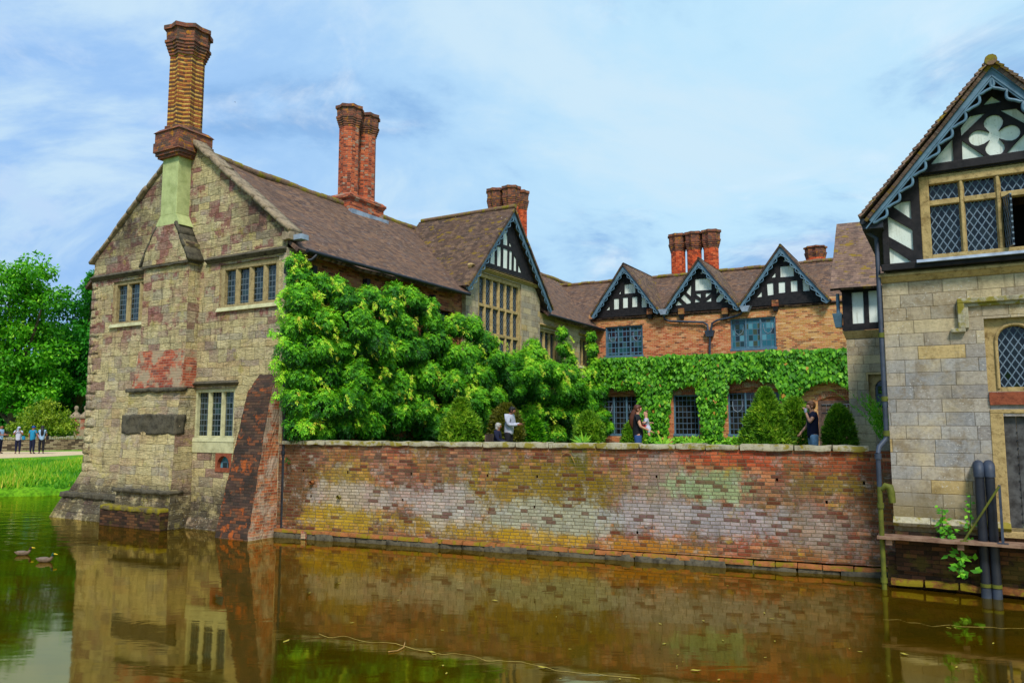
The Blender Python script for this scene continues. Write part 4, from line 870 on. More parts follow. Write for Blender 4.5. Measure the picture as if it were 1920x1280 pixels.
m = MB(); m.beam((hp(*c7((500, 640)))[0], hp(*c7((505, 650)))[1]), (2*ax-hp(*c7((500, 640)))[0], hp(*c7((505, 650)))[1]), .16, YT-.05, YT+.02); m.box(.02, GW-.02, YT-.06, YT, zl-.0, zl+.13)
for X in (305, 1): 
    pass
m.box(x_in-.01, x_in+.1, YT-.03, YT+.02, zl+.131, outl[4][1]-.06); m.box(GW-x_in-.1, GW-x_in+.01, YT-.03, YT+.02, zl+.131, outl[4][1]-.06)
m.build('timber_beam', MAT['timber'], gh, H, bevel=.012)
# mullioned window in the gable, with an open casement
cw = stone_window(gh, H, wx0, wx1, ZW0, wzt-.02, 4, y=YT-.02, rows=(.735,), mat='dressg', gm='gdia', fw=.16, mw=.1, dep=.2, sill=False, open_light=(2, 0))
m = MB(); m.frustum((wx0-.1, wx1+.1, YT-.14, YT+.05, ZW0-.06), (wx0-.1, wx1+.1, YT-.1, YT+.05, ZW0-.0)); m.build('sill', MAT['lead'], cw, H, bevel=.005)
# bargeboards and roof
for sgn in (-1, 1):
    fx = ax+sgn*(ax-ft[0]); bargeboard(gh, H, (ax, az_), (fx, ft[1]), -.5, .17, 9, r=.028, amp=.12)
    m = MB(); a_ = Vector((ax, az_)); b_ = Vector((fx, ft[1])); m.beam(tuple(a_+Vector((0, -.035))), tuple(b_+Vector((0, -.035))), .035, -.53, -.5); m.beam(tuple(a_+Vector((0, -.2))), tuple(b_+Vector((0, -.2))), .02, -.515, -.5); m.build('barge_moulding', MAT['barge'], gh, H)
m = MB()
for sgn in (-1, 1):
    fx = ax+sgn*(ax-ft[0]+.04); m.slab((fx, -.55, ft[1]-.03), (fx, 10, ft[1]-.03), (ax, 10, az_+.03), (ax, -.55, az_+.03), 20, 16, .06, .02, 0, 40+sgn)
m.build('roof', MAT['roof3'], gh, H)
m = MB(); n = 34                 # stepped tile ends along the verge
for sgn in (-1, 1):
    for i in range(n):
        t0, t1 = i/n, (i+1)/n; fx = ax+sgn*(ax-ft[0]+.06)
        p0 = Vector((ax+(fx-ax)*t0, az_+.04+(ft[1]-.02-az_)*t0)); p1 = Vector((ax+(fx-ax)*t1, az_+.04+(ft[1]-.02-az_)*t1))
        d = (p1-p0).normalized(); nn = Vector((-d.y, d.x)); nn = nn if nn.y > 0 else -nn
        lift = .045+random.uniform(-.006, .008)
        q = [p0, p0+nn*.012, p1+d*.02+nn*lift, p1+d*.02+nn*(lift-.03)]
        m.prism([tuple(v) for v in q], -.6+random.uniform(-.015, .015), .05)
        q2 = [v+nn*.028 for v in q]; m.prism([tuple(v) for v in q2], -.59+random.uniform(-.015, .02), .05)
m.build('verge_tile', MAT['roof3'], gh, H)
m = MB()
for i in range(20): m.tube([(ax, -.62+i*.4, az_+.05), (ax, -.23+i*.4, az_+.05)], .1, 10)
m.build('ridge_tile', MAT['ridge'], gh, H)
m = MB(); gx = ft[0]-.05; m.tube([(gx, -.5, ft[1]-.06), (gx, 9, ft[1]-.06)], .06, 8); m.box(gx-.02, .1, -.45, 9, ft[1]-.2, ft[1]-.08); m.build('gutter', MAT['iron'], gh, H)
# downpipe with a jog over the wall coping
def h3(X, Y, y): x, z = H.on(X, Y, y); return (x, y, z)
pp = [h3(1634, 432, -.12), h3(1638, 438, -.1), h3(1640, 447, -.08)]
m = MB()
bp = h3(1662, 815, -.08); tp = (bp[0], -.08, h3(1640, 447, -.08)[2])
m.tube([(gx, -.1, ft[1]-.1), (gx+.01, -.09, ft[1]-.16), (tp[0], -.08, tp[2]), bp, h3(1660, 824, -.1), h3(1648, 838, -.3), h3(1646, 850, -.34)], .042, 10)
low0 = h3(1646, 850, -.34); lowb = (low0[0], -.34, .06)
dp = m.build('downpipe', MAT['bluepipe'], gh, H)
m = MB(); mz = h3(1649, 912, -.34)[2]; m.tube([low0, (low0[0], -.34, mz)], .044, 10); m.tube([(low0[0], -.34, low0[2]-.1), (low0[0], -.34, low0[2]+.0)], .06, 10)
m.build('lower_pipe', MAT['bluepipe'], dp, H)
m = MB(); m.tube([(low0[0], -.34, mz), (low0[0], -.34, -.2)], .044, 10)
for zz in (1.45, .12): m.tube([(low0[0], -.34, zz), (low0[0], -.34, zz+.09)], .06, 10)
m.tube([(low0[0]+.03, -.34, mz-.05), (low0[0]+.1, -.34, mz+.02), (low0[0]+.17, -.34, mz), (low0[0]+.19, -.34, mz-.1), (low0[0]+.2, -.34, mz-.28)], [.04, .06, .07, .065, .06], 10)
m.tube([(bp[0], -.08, bp[2]-.02), (bp[0], -.08, bp[2]+.08)], .06, 10)
m.build('algae_pipe', MAT['greenpipe'], dp, H)
m = MB()
for zz in (3.4, 4.6): m.tube([(bp[0], -.08, zz), (bp[0], -.08, zz+.09)], .055, 10)
m.tube([(bp[0], -.08, 3.44), (bp[0]+.06, -.08, 3.44)], .03, 8)
m.build('pipe_collar', MAT['greenpipe'], dp, H)
# ------------------------------------------------------------------ 4. half timbered porch bay beside the gatehouse
pb = empty('porch_bay', B, 'narrow tiled bay with two white panels on a stone wall, between brick range and gatehouse', 'house')
bx = lambda X, Y, y=0: B.on(X, Y, y)
x0 = bx(1587, 640)[0]; zc0, zc1 = bx(1600, 634)[1], bx(1600, 621)[1]
rx0, rz0 = bx(1654, 702)[0], bx(1630, 702)[1]; r0 = bx(1629, 735)[0]; rzb = bx(1630, 771)[1]
m = MB(); m.holes([(x0, 1.5), (x0+6, 1.5), (x0+6, zc0), (x0, zc0)], [rect(r0, r0+.75, rzb, rz0)], 0, .2); m.add([(x0, 0, 1.5), (x0, 8, 1.5), (x0, 8, zc0), (x0, 0, zc0)], [(0, 1, 2, 3)]); m.build('wall', MAT['ashlar2'], pb, B)
m = MB(); m.holes(rect(r0-.02, r0+.77, rzb-.02, rz0+.02), [arch(r0+.15, r0+.6, rzb+.1, rz0-.15)], .14, .1); w = m.build('window', MAT['dressg'], pb, B); m = MB(); m.box(r0+.1, r0+.65, .23, .25, rzb+.05, rz0-.1); m.build('pane', MAT['gdark'], w, B)
m = MB(); m.frustum((x0-.01, x0+6, -.02, .1, zc0-.01), (x0-.08, x0+6, -.14, .1, zc1)); m.build('cornice', MAT['dressg'], pb, B)
tb0 = bx(1600, 619, -.12)[1]; tb1 = bx(1600, 536, -.12)[1]; cx6 = lambda pts: pxs(B, pts, -.12, c6)
m = MB(); tx0 = bx(1580, 590, -.12)[0]
pn = [cx6([(1440,375),(1500,370),(1512,540),(1450,547)]), cx6([(1530,366),(1575,362),(1585,534),(1542,538)])]
pn = [[(p[0][0]+.02, p[2][1]), (p[1][0]+.03, p[2][1]), (p[1][0]+.03, p[0][1]), (p[0][0]+.02, p[0][1])] for p in pn]
m.holes(rect(tx0, tx0+5, tb0, tb1+.3), pn, -.12, .03); m.add([(tx0, -.12, tb0), (tx0, 6, tb0), (tx0, 6, tb1+.3), (tx0, -.12, tb1+.3)], [(0, 1, 2, 3)])
m.box(tx0-.02, tx0+5, -.15, -.1, tb0, tb0+.16)
m.build('timber_frame', MAT['timber'], pb, B)
m = MB(); m.box(tx0+.1, tx0+4, -.092, -.05, tb0+.05, tb1+.2); m.build('plaster_panel', MAT['plaster'], pb, B)
ez = bx(1556, 541, -.5); yr = 1.7; tz = bx(1568, 421, yr)
m = MB(); m.slab((ez[0], -.5, ez[1]), (ez[0]+6, -.5, ez[1]), (ez[0]+6, yr, tz[1]), (ez[0]+.0, yr, tz[1]), 30, 16, .08, .03, .02, 51); m.slab((ez[0], 2*yr+.5, ez[1]), (ez[0]+6, 2*yr+.5, ez[1]), (ez[0]+6, yr, tz[1]), (ez[0], yr, tz[1]), 10, 4, .08, .02, .02, 52)
m.add([(ez[0]+.2, -.3, ez[1]), (ez[0]+.2, 2*yr, ez[1]), (ez[0]+.2, yr, tz[1]-.1)], [(0, 1, 2)])
m.build('roof', MAT['roof3'], pb, B)
m = MB(); m.tube([(tx0-.12, -.05, ez[1]-.1), (tx0-.12, -.05, tb0+.4)], .05, 8); m.frustum((tx0-.2, tx0-.04, -.2, .06, tb0+.1), (tx0-.26, tx0-.02, -.28, .1, tb0+.5)); m.build('hopper', MAT['barge'], pb, B)
# ------------------------------------------------------------------ 5. moat wall
mw_ = empty('moat_wall', W, 'long low brick wall rising from the moat, stained yellow, white and green', 'wall')
WL = 14.75; TOP = 2.43
hl = []
for X, Y in ((652, 885), (771, 888), (914, 891), (1007, 893), (1002, 950), (755, 937), (1231, 893), (1457, 899), (1620, 905), (1550, 941), (569, 882), (583, 930), (1195, 998)):
    x, z = W.on(X, Y); hl.append(rect(x-.022, x+.022, z-.034, z+.034))
m = MB(); m.holes([(-.05, .2), (WL, .2), (WL, TOP), (-.05, TOP)], hl, 0, .18); m.add([(-.05, .4, 1.0), (WL, .4, 1.0), (WL, .4, TOP), (-.05, .4, TOP)], [(0, 1, 2, 3)])
m.build('brick_face', MAT['moat'], mw_, W)
m = MB(); x = .1; i = 0
while x < WL-.5:
    l = random.uniform(.6, 1.15); l = min(l, WL-.38-x); h = random.uniform(.09, .125)
    m.block(x, x+l-.012, -.07+random.uniform(-.02, .02), .46, TOP-.005, TOP+h, .016, .12, (8, 3, 3), i*3); x += l; i += 1
m.build('coping', MAT['coping'], mw_, W)
m = MB(); x = -.05; i = 0
while x < WL:
    l = random.uniform(.4, .75); z = .22-.07*x/WL; m.block(x, x+l-.01, -.12+random.uniform(-.01, .01), .05, z-.08, z+random.uniform(0, .01), .01, .15, (4, 2, 2), i*5); x += l; i += 1
m.build('plinth_course', MAT['terra'], mw_, W)
m = MB(); x = -.05; i = 0
while x < WL+.3:
    l = random.uniform(.5, 1.1); m.block(x, x+l-.005, -.1+random.uniform(-.03, .02), .05, -.3, .16-.05*x/WL, .03, .12, (5, 2, 3), i*7); x += l; i += 1
m.build('footing', MAT['darkstone'], mw_, W)
for X, Y, c in ((586, 904, 'terra'), (637, 931, 'coping')):
    x, z = W.on(X, Y); m = MB(); m.tube([(x, -.1, z), (x, .05, z)], .05, 10, False); m.tube([(x, -.1, z), (x, .05, z)], .035, 10, False); m.build('drain_pipe', MAT[c], mw_, W)
x, z = W.on(571, 1001, -.1); m = MB(); m.box(x-.07, x+.07, -.16, -.08, .02, .2); m.build('red_block', MAT['patch'], mw_, W)
# ------------------------------------------------------------------ 6. walkway, pipes and rail at the gatehouse foot
pzt = h3(1780, 1013, -.45)[2]
wk = empty('plank_walkway', H, 'narrow weathered plank walkway fixed along the foot of the gatehouse', 'walkway')
m = MB()
for i in range(2): m.block(-.27, GW+1.5, -.5+i*.24, -.27+i*.24, pzt-.045+.004*i, pzt, .004, .02, (30, 2, 1), i)
m.build('plank', MAT['plank'], wk, H)
for x in (-.12, 1.0, 2.2):
    m = MB(); m.box(x, x+.1, -.44, .05, pzt-.15, pzt-.046); m.build('bracket', MAT['plank'], wk, H)
rl = empty('handrail', H, 'thin steel post with a slanting green brace standing on the plank walkway', 'handrail')
a = h3(1881, 1022, -.42); bt_ = h3(1878, 909, -.42); d0 = h3(1808, 1014, -.42)
m = MB(); m.box(a[0]-.02, a[0]+.02, -.44, -.4, pzt+.012, bt_[2]); m.box(a[0]-.08, a[0]+.08, -.48, -.36, pzt+.002, pzt+.0118); m.build('post', MAT['bluepipe'], rl, H)
m = MB(); m.tube([(d0[0], -.42, pzt+.015), (a[0], -.43, bt_[2]-.02)], .019, 8); m.box(d0[0]-.06, d0[0]+.06, -.47, -.37, pzt+.002, pzt+.014); m.build('brace', MAT['greenpipe'], rl, H)
for i, (X0, X1, XW, lab) in enumerate(((1831, 1844, 1848, 'left of the two fat black waste pipes running down behind the handrail'), (1854, 1864, 1872, 'right of the two fat black waste pipes, nearest the grey door'))):
    t0 = h3(X0, 876, -.16); x = (h3(X0, 876, -.16)[0]+h3(X1, 1010, -.16)[0])/2
    x = h3(X1-4, 960, -.16)[0]
    pe = empty('waste_pipe', ID, lab, 'pipe', 'waste pipes on the gatehouse wall', loc=H.w(x, -.2, .0))
    m = MB(); m.tube([(x, -.2, -.2), (x, -.2, t0[2]-.13)], .076, 14); m.build('pipe', MAT['bluepipe'] if 0 else MAT['iron'], pe, H)
    m = MB(); m.tube([(x, -.2, t0[2]-.16), (x, -.2, t0[2]-.06), (x, -.17, t0[2]+.01), (x, -.08, t0[2]+.04), (x, .02, t0[2]+.04)], [.088, .088, .09, .088, .088], 14); m.build('elbow', MAT['bluepipe'], pe, H); m = MB(); m.tube([(x, -.2, .18), (x, -.2, .24)], .084, 14); m.build('collar', MAT['greenpipe'], pe, H)
    m = MB(); m.tube([(x, -.2, -.1), (x, -.2, .16)], .08, 14); m.build('pipe_end', MAT['bluepipe'], pe, H)
# ------------------------------------------------------------------ 7. ground, bank, water
def sheet(name, pts, z, mat, **k):
    m = MB(); tr = geometry.tessellate_polygon([[Vector((p[0], p[1], 0)) for p in pts]]); m.add([(p[0], p[1], z) for p in pts], [tuple(t) for t in tr]); return m.build(name, mat, None, ID, kind='structure', **k)
def water():
    t = T('moat_water', .03, .5); v = t.obj(); n = t.noise(t.vm('MULTIPLY', v, (1, 2.2, 1)), .5, 3, .6)
    c = t.mix(t.mr(n, .35, .65), C(100,74,2,.46), C(84,68,6,.44)); 
    x, y, _ = t.sep(v)
    c = t.mix(t.mr(x, -11, -15), c, C(44,54,8,.55)); t.col(c); t.b.inputs['IOR'].default_value = 1.6
    h = t.m('ADD', t.m('MULTIPLY', t.noise(t.vm('MULTIPLY', v, (.9, 2.0, 1)), 1.1, 2, .5, .6), 1), t.m('MULTIPLY', t.noise(t.vm('MULTIPLY', v, (1, 2.6, 1)), 6, 3, .6), .08))
    calm = t.mr(x, -9, -14, .045, .4); b = t.n('Bump'); b.inputs['Distance'].default_value = .055; t.lk(calm, b.inputs['Strength']); t.lk(h, b.inputs['Height'])
    gl = t.n('BsdfGlossy'); gl.inputs['Roughness'].default_value = .045; t.lk(b.outputs[0], gl.inputs['Normal']); gl.inputs['Color'].default_value = (.92, .80, .40, 1)
    fr = t.n('Fresnel'); fr.inputs['IOR'].default_value = 1.55; t.lk(b.outputs[0], fr.inputs['Normal'])
    df = t.n('BsdfDiffuse'); t.lk(c, df.inputs[0]); mx = t.n('MixShader'); f = t.m('MULTIPLY_ADD', fr.outputs[0], 1.0, .16, clamp=True)
    t.lk(f, mx.inputs[0]); t.lk(df.outputs[0], mx.inputs[1]); t.lk(gl.outputs[0], mx.inputs[2]); t.lk(mx.outputs[0], t.out.inputs[0]); return t.mat
def groundmat(name, a, b, c, sc=.8):
    t = T(name, .95, .1); v = t.obj(); n = t.noise(v, sc, 6, .65); n2 = t.noise(v, sc*9, 5, .7)
    t.col(t.mix(t.mr(n2, .4, .65, 0, .8), t.mix(t.mr(n, .35, .6), a, b), c)); t.bump(n2, .6, .04); return t.mat
MAT['water'] = water(); MAT['turf'] = groundmat('turf', C(70,130,20), C(110,160,30), C(60,100,16)); MAT['gravel'] = groundmat('pale_gravel', C(216,192,158), C(200,176,140), C(178,150,116), 2); MAT['mud'] = groundmat('mud', C(60,46,24), C(40,32,18), C(80,70,30), 2)
MAT['terr'] = groundmat('terrace_lawn', C(84,120,30), C(120,124,60), C(70,90,24), 1)
WB = [(-60, 15.9), (-34, 26.3), (-20.8, 31.6), (-17.2, 33.1), (-6, 37.8)]
def off(p, d): return (p[0]-d*.4, p[1]+d*.92)
m = MB(); prof = [(0, -.35), (.05, .16), (.35, .34), (1.2, .52), (3, .74), (6, .95), (9, 1.1)]; N = 60
dens = []
for i in range(len(WB)-1):
    for j in range(16): t = j/16; dens.append((WB[i][0]*(1-t)+WB[i+1][0]*t, WB[i][1]*(1-t)+WB[i+1][1]*t))
dens.append(WB[-1]); vs = []; fs = []
for p in dens:
    for k, (d, z) in enumerate(prof):
        q = off(p, d+ (pnoise(Vector((p[0]*1.3, p[1]*1.3, 0)))*.25 if k < 4 else 0)); vs.append((q[0], q[1], z+(pnoise(Vector((q[0]*.9, q[1]*.9, 3)))*.06 if 1 < k < 6 else 0)))
kq = len(prof)
for i in range(len(dens)-1):
    for k in range(kq-1): fs.append((i*kq+k, (i+1)*kq+k, (i+1)*kq+k+1, i*kq+k+1))
m.add(vs, fs, True); m.build('bank', MAT['turf'], None, ID, kind='structure')
top = [off(p, 9) for p in WB]
sheet('ground', [(-1500, -560), top[0]]+top[1:]+[(-4, 46), (0, 38), (20, 36), (22, 14), (60, -8), (1500, -560), (1500, 1500), (-1500, 1500)], 1.1, MAT['turf'])
sheet('water', [(-200, -60), (200, -60), (200, 60), (-200, 60)], 0, MAT['water'])
m = MB(); m.frustum((-200, 200, -80, 1.6, -.4), (-200, 200, -80, .8, 1.35)); m.build('near_bank', MAT['turf'], None, ID, kind='structure')
tp_ = [W.w(-.0, .3, 0), W.w(14.9, .3, 0), (16, 30), (16.5, 33), (4.4, 39.2), (-6.1, 21.1)]
sheet('terrace_ground', [(p[0], p[1]) for p in tp_], 1.8, MAT['terr'])
pe_ = [atz(-160, 866, 1.1), atz(0, 859, 1.1), atz(80, 856, 1.1), atz(159, 852, 1.1), atz(260, 850, 1.1), atz(260, 844.5, 1.1), atz(159, 845.5, 1.1), atz(70, 846.5, 1.1), atz(0, 846.5, 1.1), atz(-160, 847, 1.1)]
sheet('path', [(p.x, p.y) for p in pe_], 1.106, MAT['gravel'])
# low dry stone wall beyond the path, and the brick gate piers
MAT['drywall'] = brick('dry_stone', [(0, C(150,124,96)), (.3, C(112,90,70)), (.55, C(170,146,116)), (.8, C(90,72,58))], C(60,46,36), w=.45, h=.13, mort=.02, jit=.03, bump=.04)
wa, wb = atz(-120, 849, 1.1), atz(300, 839.5, 1.1); L = math.hypot(wb.x-wa.x, wb.y-wa.y)
DW = Frame((wa.x, wa.y), math.degrees(math.atan2(wb.y-wa.y, wb.x-wa.x)))
dw = empty('dry_stone_wall', DW, 'low dry stone wall with upright coping stones beyond the gravel path', 'wall')
m = MB(); m.box(0, L, 0, .4, 1.0, 1.86); m.build('wall', MAT['drywall'], dw, DW)
m = MB(); x = 0; i = 0
while x < L: l = random.uniform(.09, .17); m.box(x, x+l*.85, -.03+random.uniform(-.02, .02), .43, 1.861, 2.02+random.uniform(-.04, .06)); x += l
m.build('coping', MAT['coping'], dw, DW)
D = 62
def pier(X0, X1, lab):
    a = atd(X0, 800, D); b = atd(X1, 800, D); cx = (a.x+b.x)/2; w = (b.x-a.x)/2
    fr = Frame((cx, D), 12); e = empty('gate_pier', fr, lab, 'gate pier', 'gate piers')
    m = MB(); m.box(-w, w, -w, w, 1.0, 3.35); m.build('shaft', MAT['patch'], e, fr)
    m = MB(); m.box(-w*1.2, w*1.2, -w*1.2, w*1.2, 3.351, 3.48); m.frustum((-w*1.05, w*1.05, -w*1.05, w*1.05, 3.481), (-w*.3, w*.3, -w*.3, w*.3, 3.85)); m.build('cap', MAT['verge'], e, fr)
    m = MB(); m.lathe([(w*.28, 3.84), (w*.3, 3.92), (w*.22, 3.96), (w*.42, 4.05), (w*.44, 4.2), (w*.3, 4.32), (w*.05, 4.36)], n=12); m.build('finial', MAT['verge'], e, fr)
pier(133, 150, 'brick gate pier with pyramid cap and ball finial, left of the two'); pier(151, 168, 'brick gate pier half hidden by the corner of the stone house')
a = atd(121, 800, D-.2); b = atd(133.5, 800, D-.2); fr = Frame((a.x, D-.4), 0); m = MB(); w = b.x-a.x
m.prism([(0, 1.0), (w, 1.0), (w, 3.1), (w*.6, 3.12), (w*.2, 2.95), (0, 2.6)], 0, .4); m.build('wing_wall', MAT['drywall'], None, fr, label='short rounded stone wing wall joined to the left gate pier', cat='wall')
# ------------------------------------------------------------------ foliage helpers
def nrm(a): return a/np.maximum(np.linalg.norm(a, axis=1, keepdims=True), 1e-9)
class Leaves:
    def __init__(s): s.P = []; s.D = []; s.N = []; s.L = []; s.W = []; s.t = []
    def add(s, P, D, N, L, Wd, t): s.P.append(P); s.D.append(nrm(D)); s.N.append(N); s.L.append(L); s.W.append(Wd); s.t.append(t)
    def build(s, name, mat, parent=None, frame=ID, fold=.18, wide=.45, **k):
        P = np.concatenate(s.P); D = np.concatenate(s.D); N = np.concatenate(s.N); L = np.concatenate(s.L)[:, None]; Wd = np.concatenate(s.W)[:, None]; t = np.concatenate(s.t)
        Sd = nrm(np.cross(D, N)); Nn = np.cross(Sd, D)
        n = len(P); V = np.empty((n, 4, 3))
        V[:, 0] = P; V[:, 1] = P+D*L*wide+Sd*Wd/2-Nn*Wd*fold; V[:, 2] = P+D*L-Nn*L*fold; V[:, 3] = P+D*L*wide-Sd*Wd/2-Nn*Wd*fold
        me = bpy.data.meshes.new(name); me.vertices.add(n*4); me.vertices.foreach_set('co', V.reshape(-1))
        me.loops.add(n*4); me.loops.foreach_set('vertex_index', np.arange(n*4, dtype=np.int32)); me.polygons.add(n)
        me.polygons.foreach_set('loop_start', np.arange(0, n*4, 4, dtype=np.int32)); me.polygons.foreach_set('loop_total', np.full(n, 4, dtype=np.int32))
        me.materials.append(mat); a = me.attributes.new('tone', 'FLOAT', 'FACE'); a.data.foreach_set('value', t.astype(np.float32)); me.update(); me.validate()
        o = bpy.data.objects.new(name, me); COL.objects.link(o); attach(o, frame, parent); return props(o, k.get('label'), k.get('cat'), k.get('group'), k.get('kind'))
def rdir(n): return nrm(rng.normal(size=(n, 3)))
def sprays(lv, P, out, n_pairs, rl, ll, lw, tone, droop=.9, surf=None):
    """pinnate sprays: P base points, out outward direction; drooping stalk with leaflet pairs"""
    n = len(P); D = nrm(out*rng.uniform(.5, 1.0, (n, 1))+np.array([0, 0, -droop])*rng.uniform(.3, 1, (n, 1))+rng.normal(size=(n, 3))*.35)
    side = nrm(np.cross(D, np.array([0, 0, 1.])+rng.normal(size=(n, 3))*.3)); N = nrm(np.cross(side, D)); 
    flip = (N[:, 2] < 0); N[flip] *= -1
    if surf is not None: N = nrm(surf+np.array([0, 0, .25])+rng.normal(size=(n, 3))*.22); side = nrm(np.cross(D, N))
    for k in range(n_pairs):
        f = (k+1)/(n_pairs+.5); B_ = P+D*rl*f+np.array([0, 0, -1])*rl*f*f*.35
        for sg in (-1, 1):
            d = nrm(side*sg*.9+D*.5+np.array([0, 0, -.35])+rng.normal(size=(n, 3))*.15)
            lv.add(B_, d, N+rng.normal(size=(n, 3))*.2, ll*rng.uniform(.8, 1.2, n), lw*rng.uniform(.8, 1.2, n), np.clip(tone+rng.normal(size=n)*.07, 0, 1))
    lv.add(P+D*rl*.95+np.array([0, 0, -1])*rl*.33, D+np.array([0, 0, -.4]), N, ll*rng.uniform(.9, 1.2, n), np.full(n, lw), tone)
# ------------------------------------------------------------------ wisteria on the side wall (frame S: x along wall, -y towards us)
wis = empty('wisteria', Frame((S.w(10, 0, 0).x, S.w(10, 0, 0).y), 60), 'huge bright green wisteria smothering the side wall of the stone house', 'climbing plant')
clumps = []
def cl(X, Y, r, o=.5):
    if 840 < X < 1000 and Y < 700: Y += 16
    o += .1
    x, z = S.on(X, Y, -o); clumps.append((x, -o, z, r))
for X, Y, r, o in [(552,490,.3,.2),(558,520,.4,.3),(590,540,.55,.45),(560,560,.6,.5),(625,545,.5,.5),(645,570,.65,.8),(660,605,.75,1.0),(600,600,.6,.7),(550,610,.6,.4),(545,660,.6,.4),(590,650,.7,.6),(640,650,.6,.7),(700,640,.75,1.1),(690,560,.6,.6),(725,585,.6,.8),(750,615,.6,.9),(735,550,.5,.4),(765,560,.55,.5),(795,580,.55,.5),(805,600,.5,.6),
    (560,705,.6,.4),(610,700,.6,.6),(660,700,.7,.8),(710,690,.6,.8),(740,655,.6,.9),(770,655,.7,.9),(790,700,.7,.9),(815,640,.6,.7),(840,665,.6,.8),(555,750,.6,.4),(600,760,.7,.7),(650,750,.7,.9),(640,790,.6,.6),(700,740,.7,.8),(745,725,.7,1.),(560,795,.55,.4),(600,805,.5,.5),(690,790,.7,.7),(740,775,.7,.8),(785,760,.7,.8),(800,800,.7,.6),(840,720,.7,.8),(880,700,.7,.9),(850,590,.55,.4),(880,600,.65,.6),(905,625,.65,.8),(870,650,.7,.8),(920,660,.7,.9),(900,690,.7,.9),(945,690,.7,.9),(960,660,.6,.8),
    (835,780,.7,.7),(880,750,.8,.9),(920,740,.7,.9),(905,790,.7,.7),(955,730,.7,.8),(950,790,.7,.5),(985,700,.8,1.0),(1000,665,.6,.7),(1010,690,.7,.9),(1005,730,.7,.8),(995,770,.7,.6),(1030,700,.8,.9),(1045,735,.8,.8),(1030,770,.7,.5),(1060,700,.7,.7),(1075,730,.8,.8),(1065,780,.7,.4),(1090,760,.8,.7),(1110,735,.8,.6),(1100,705,.7,.5),(1115,780,.8,.5),(1125,800,.7,.4),(988,650,.5,.4),(995,632,.45,.35),
    (1050,625,.4,.3),(1055,650,.5,.3),(1062,675,.5,.3),(1105,630,.35,.25),(1108,655,.45,.3),(1112,680,.5,.3),(1000,805,.7,.5),(1040,810,.6,.5)]: cl(X, Y, r, o)
for _ in range(60):            # flat undergrowth near the wall
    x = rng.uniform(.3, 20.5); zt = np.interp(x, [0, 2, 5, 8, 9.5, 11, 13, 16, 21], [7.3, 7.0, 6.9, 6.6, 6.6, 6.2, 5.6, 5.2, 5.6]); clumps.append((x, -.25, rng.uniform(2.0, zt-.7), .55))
lv = Leaves(); NCL = len(clumps)-60
for ci, (x, y, z, r) in enumerate(clumps):
    big = ci < NCL; rr0 = r*(.72 if big else 1.)
    lobes = [(np.array([x, y, z]), rr0)]
    if big:
        for _ in range(4):
            dd = rdir(1)[0]; dd[1] = -abs(dd[1]); dd[2] = dd[2]*.8+.1; lobes.append((np.array([x, y, z])+dd*rr0*.75, rr0*rng.uniform(.4, .6)))
    for (cc, q) in lobes:
        n = int((1250 if big else 240)*q*q)+50; d = rdir(n); d[:, 1] = -np.abs(d[:, 1])+.25; d = nrm(d)
        rr = q*rng.uniform(.8, 1.0, (n, 1)); P = cc+d*rr*np.array([1.1, 1.0, .9]); P[:, 1] = np.minimum(P[:, 1], -.05)
        base = .35+rng.normal()*.11 if big else .06  # undergrowth toned dark, standing for shade in the gaps between mounds
        tone = np.clip(base+rng.normal(size=n)*.10+(.30*d[:, 2] if big else 0), 0, .88)  # shading put into leaf tone: mound tops lighter, undersides darker
        if big and rng.random() < .18: yt = rng.random(n) < .04; tone[yt] = rng.uniform(.86, 1, yt.sum())
        keep = P[:, 2] > 1.9
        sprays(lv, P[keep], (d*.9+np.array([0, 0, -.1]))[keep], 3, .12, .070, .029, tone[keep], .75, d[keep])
n = 5200; x = rng.uniform(-.1, 21, n); zt = np.interp(x, [0, .6, 2, 5, 7, 8, 8.9, 9.5, 11, 13, 16, 21], [7.5, 7.3, 6.9, 6.85, 6.9, 6.4, 5.6, 6.6, 5.9, 5.3, 5.0, 5.4]); 
z = 1.8+rng.random(n)*(zt-1.8); P = np.stack([x, rng.uniform(-.3, -.05, n), z], 1); sprays(lv, P, np.tile([0, -1., .1], (n, 1)), 4, .22, .12, .05, rng.uniform(.0, .2, n))  # inner leaf layer toned dark to act as shade behind the mounds
# shoots straying round the corner onto the gable
for i in range(16):
    p = np.array([rng.uniform(-.2, .2), -.15, rng.uniform(4.2, 6.9)]); d = np.array([-1., -.6, rng.uniform(-.5, .5)]); L = rng.uniform(.3, 1.1); k = int(L*22)
    t = np.linspace(0, 1, k)[:, None]; P = p+d*t*L+np.array([0, 0, -1])*t*t*L*.35+rng.normal(size=(k, 3))*.03; sprays(lv, P, np.tile([-.5, -.6, 0], (k, 1)), 3, .15, .09, .035, rng.uniform(.5, .9, k), .6)
for i in range(60):            # trailing young shoots
    c_ = clumps[rng.integers(0, 78)]; p = np.array([c_[0]+rng.normal()*c_[3]*.5, c_[1]-c_[3]*.9, c_[2]+rng.uniform(-.2, .6)*c_[3]]); L = rng.uniform(.3, .8); k = 12
    t = np.linspace(0, 1, k)[:, None]; dd = np.array([rng.normal()*.6, -.25, -.6]); P = p+dd*t*L+rng.normal(size=(k, 3))*.025; sprays(lv, P, np.tile([0, -.6, -.2], (k, 1)), 2, .09, .07, .028, rng.uniform(.78, 1, k), .6)
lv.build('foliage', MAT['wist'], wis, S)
m = MB()
for i, (a, b) in enumerate(((2, 6.3), (6, 5.9), (10, 5.2), (14, 4.6), (17.5, 5.2))):
    pts = [(a+.25*math.sin(k*1.3+i), -.14, 1.7+(b-1.7)*k/8) for k in range(9)]; m.tube(pts, [.09-.008*k for k in range(9)], 7)
m.build('stem', MAT['bark'], wis, S)
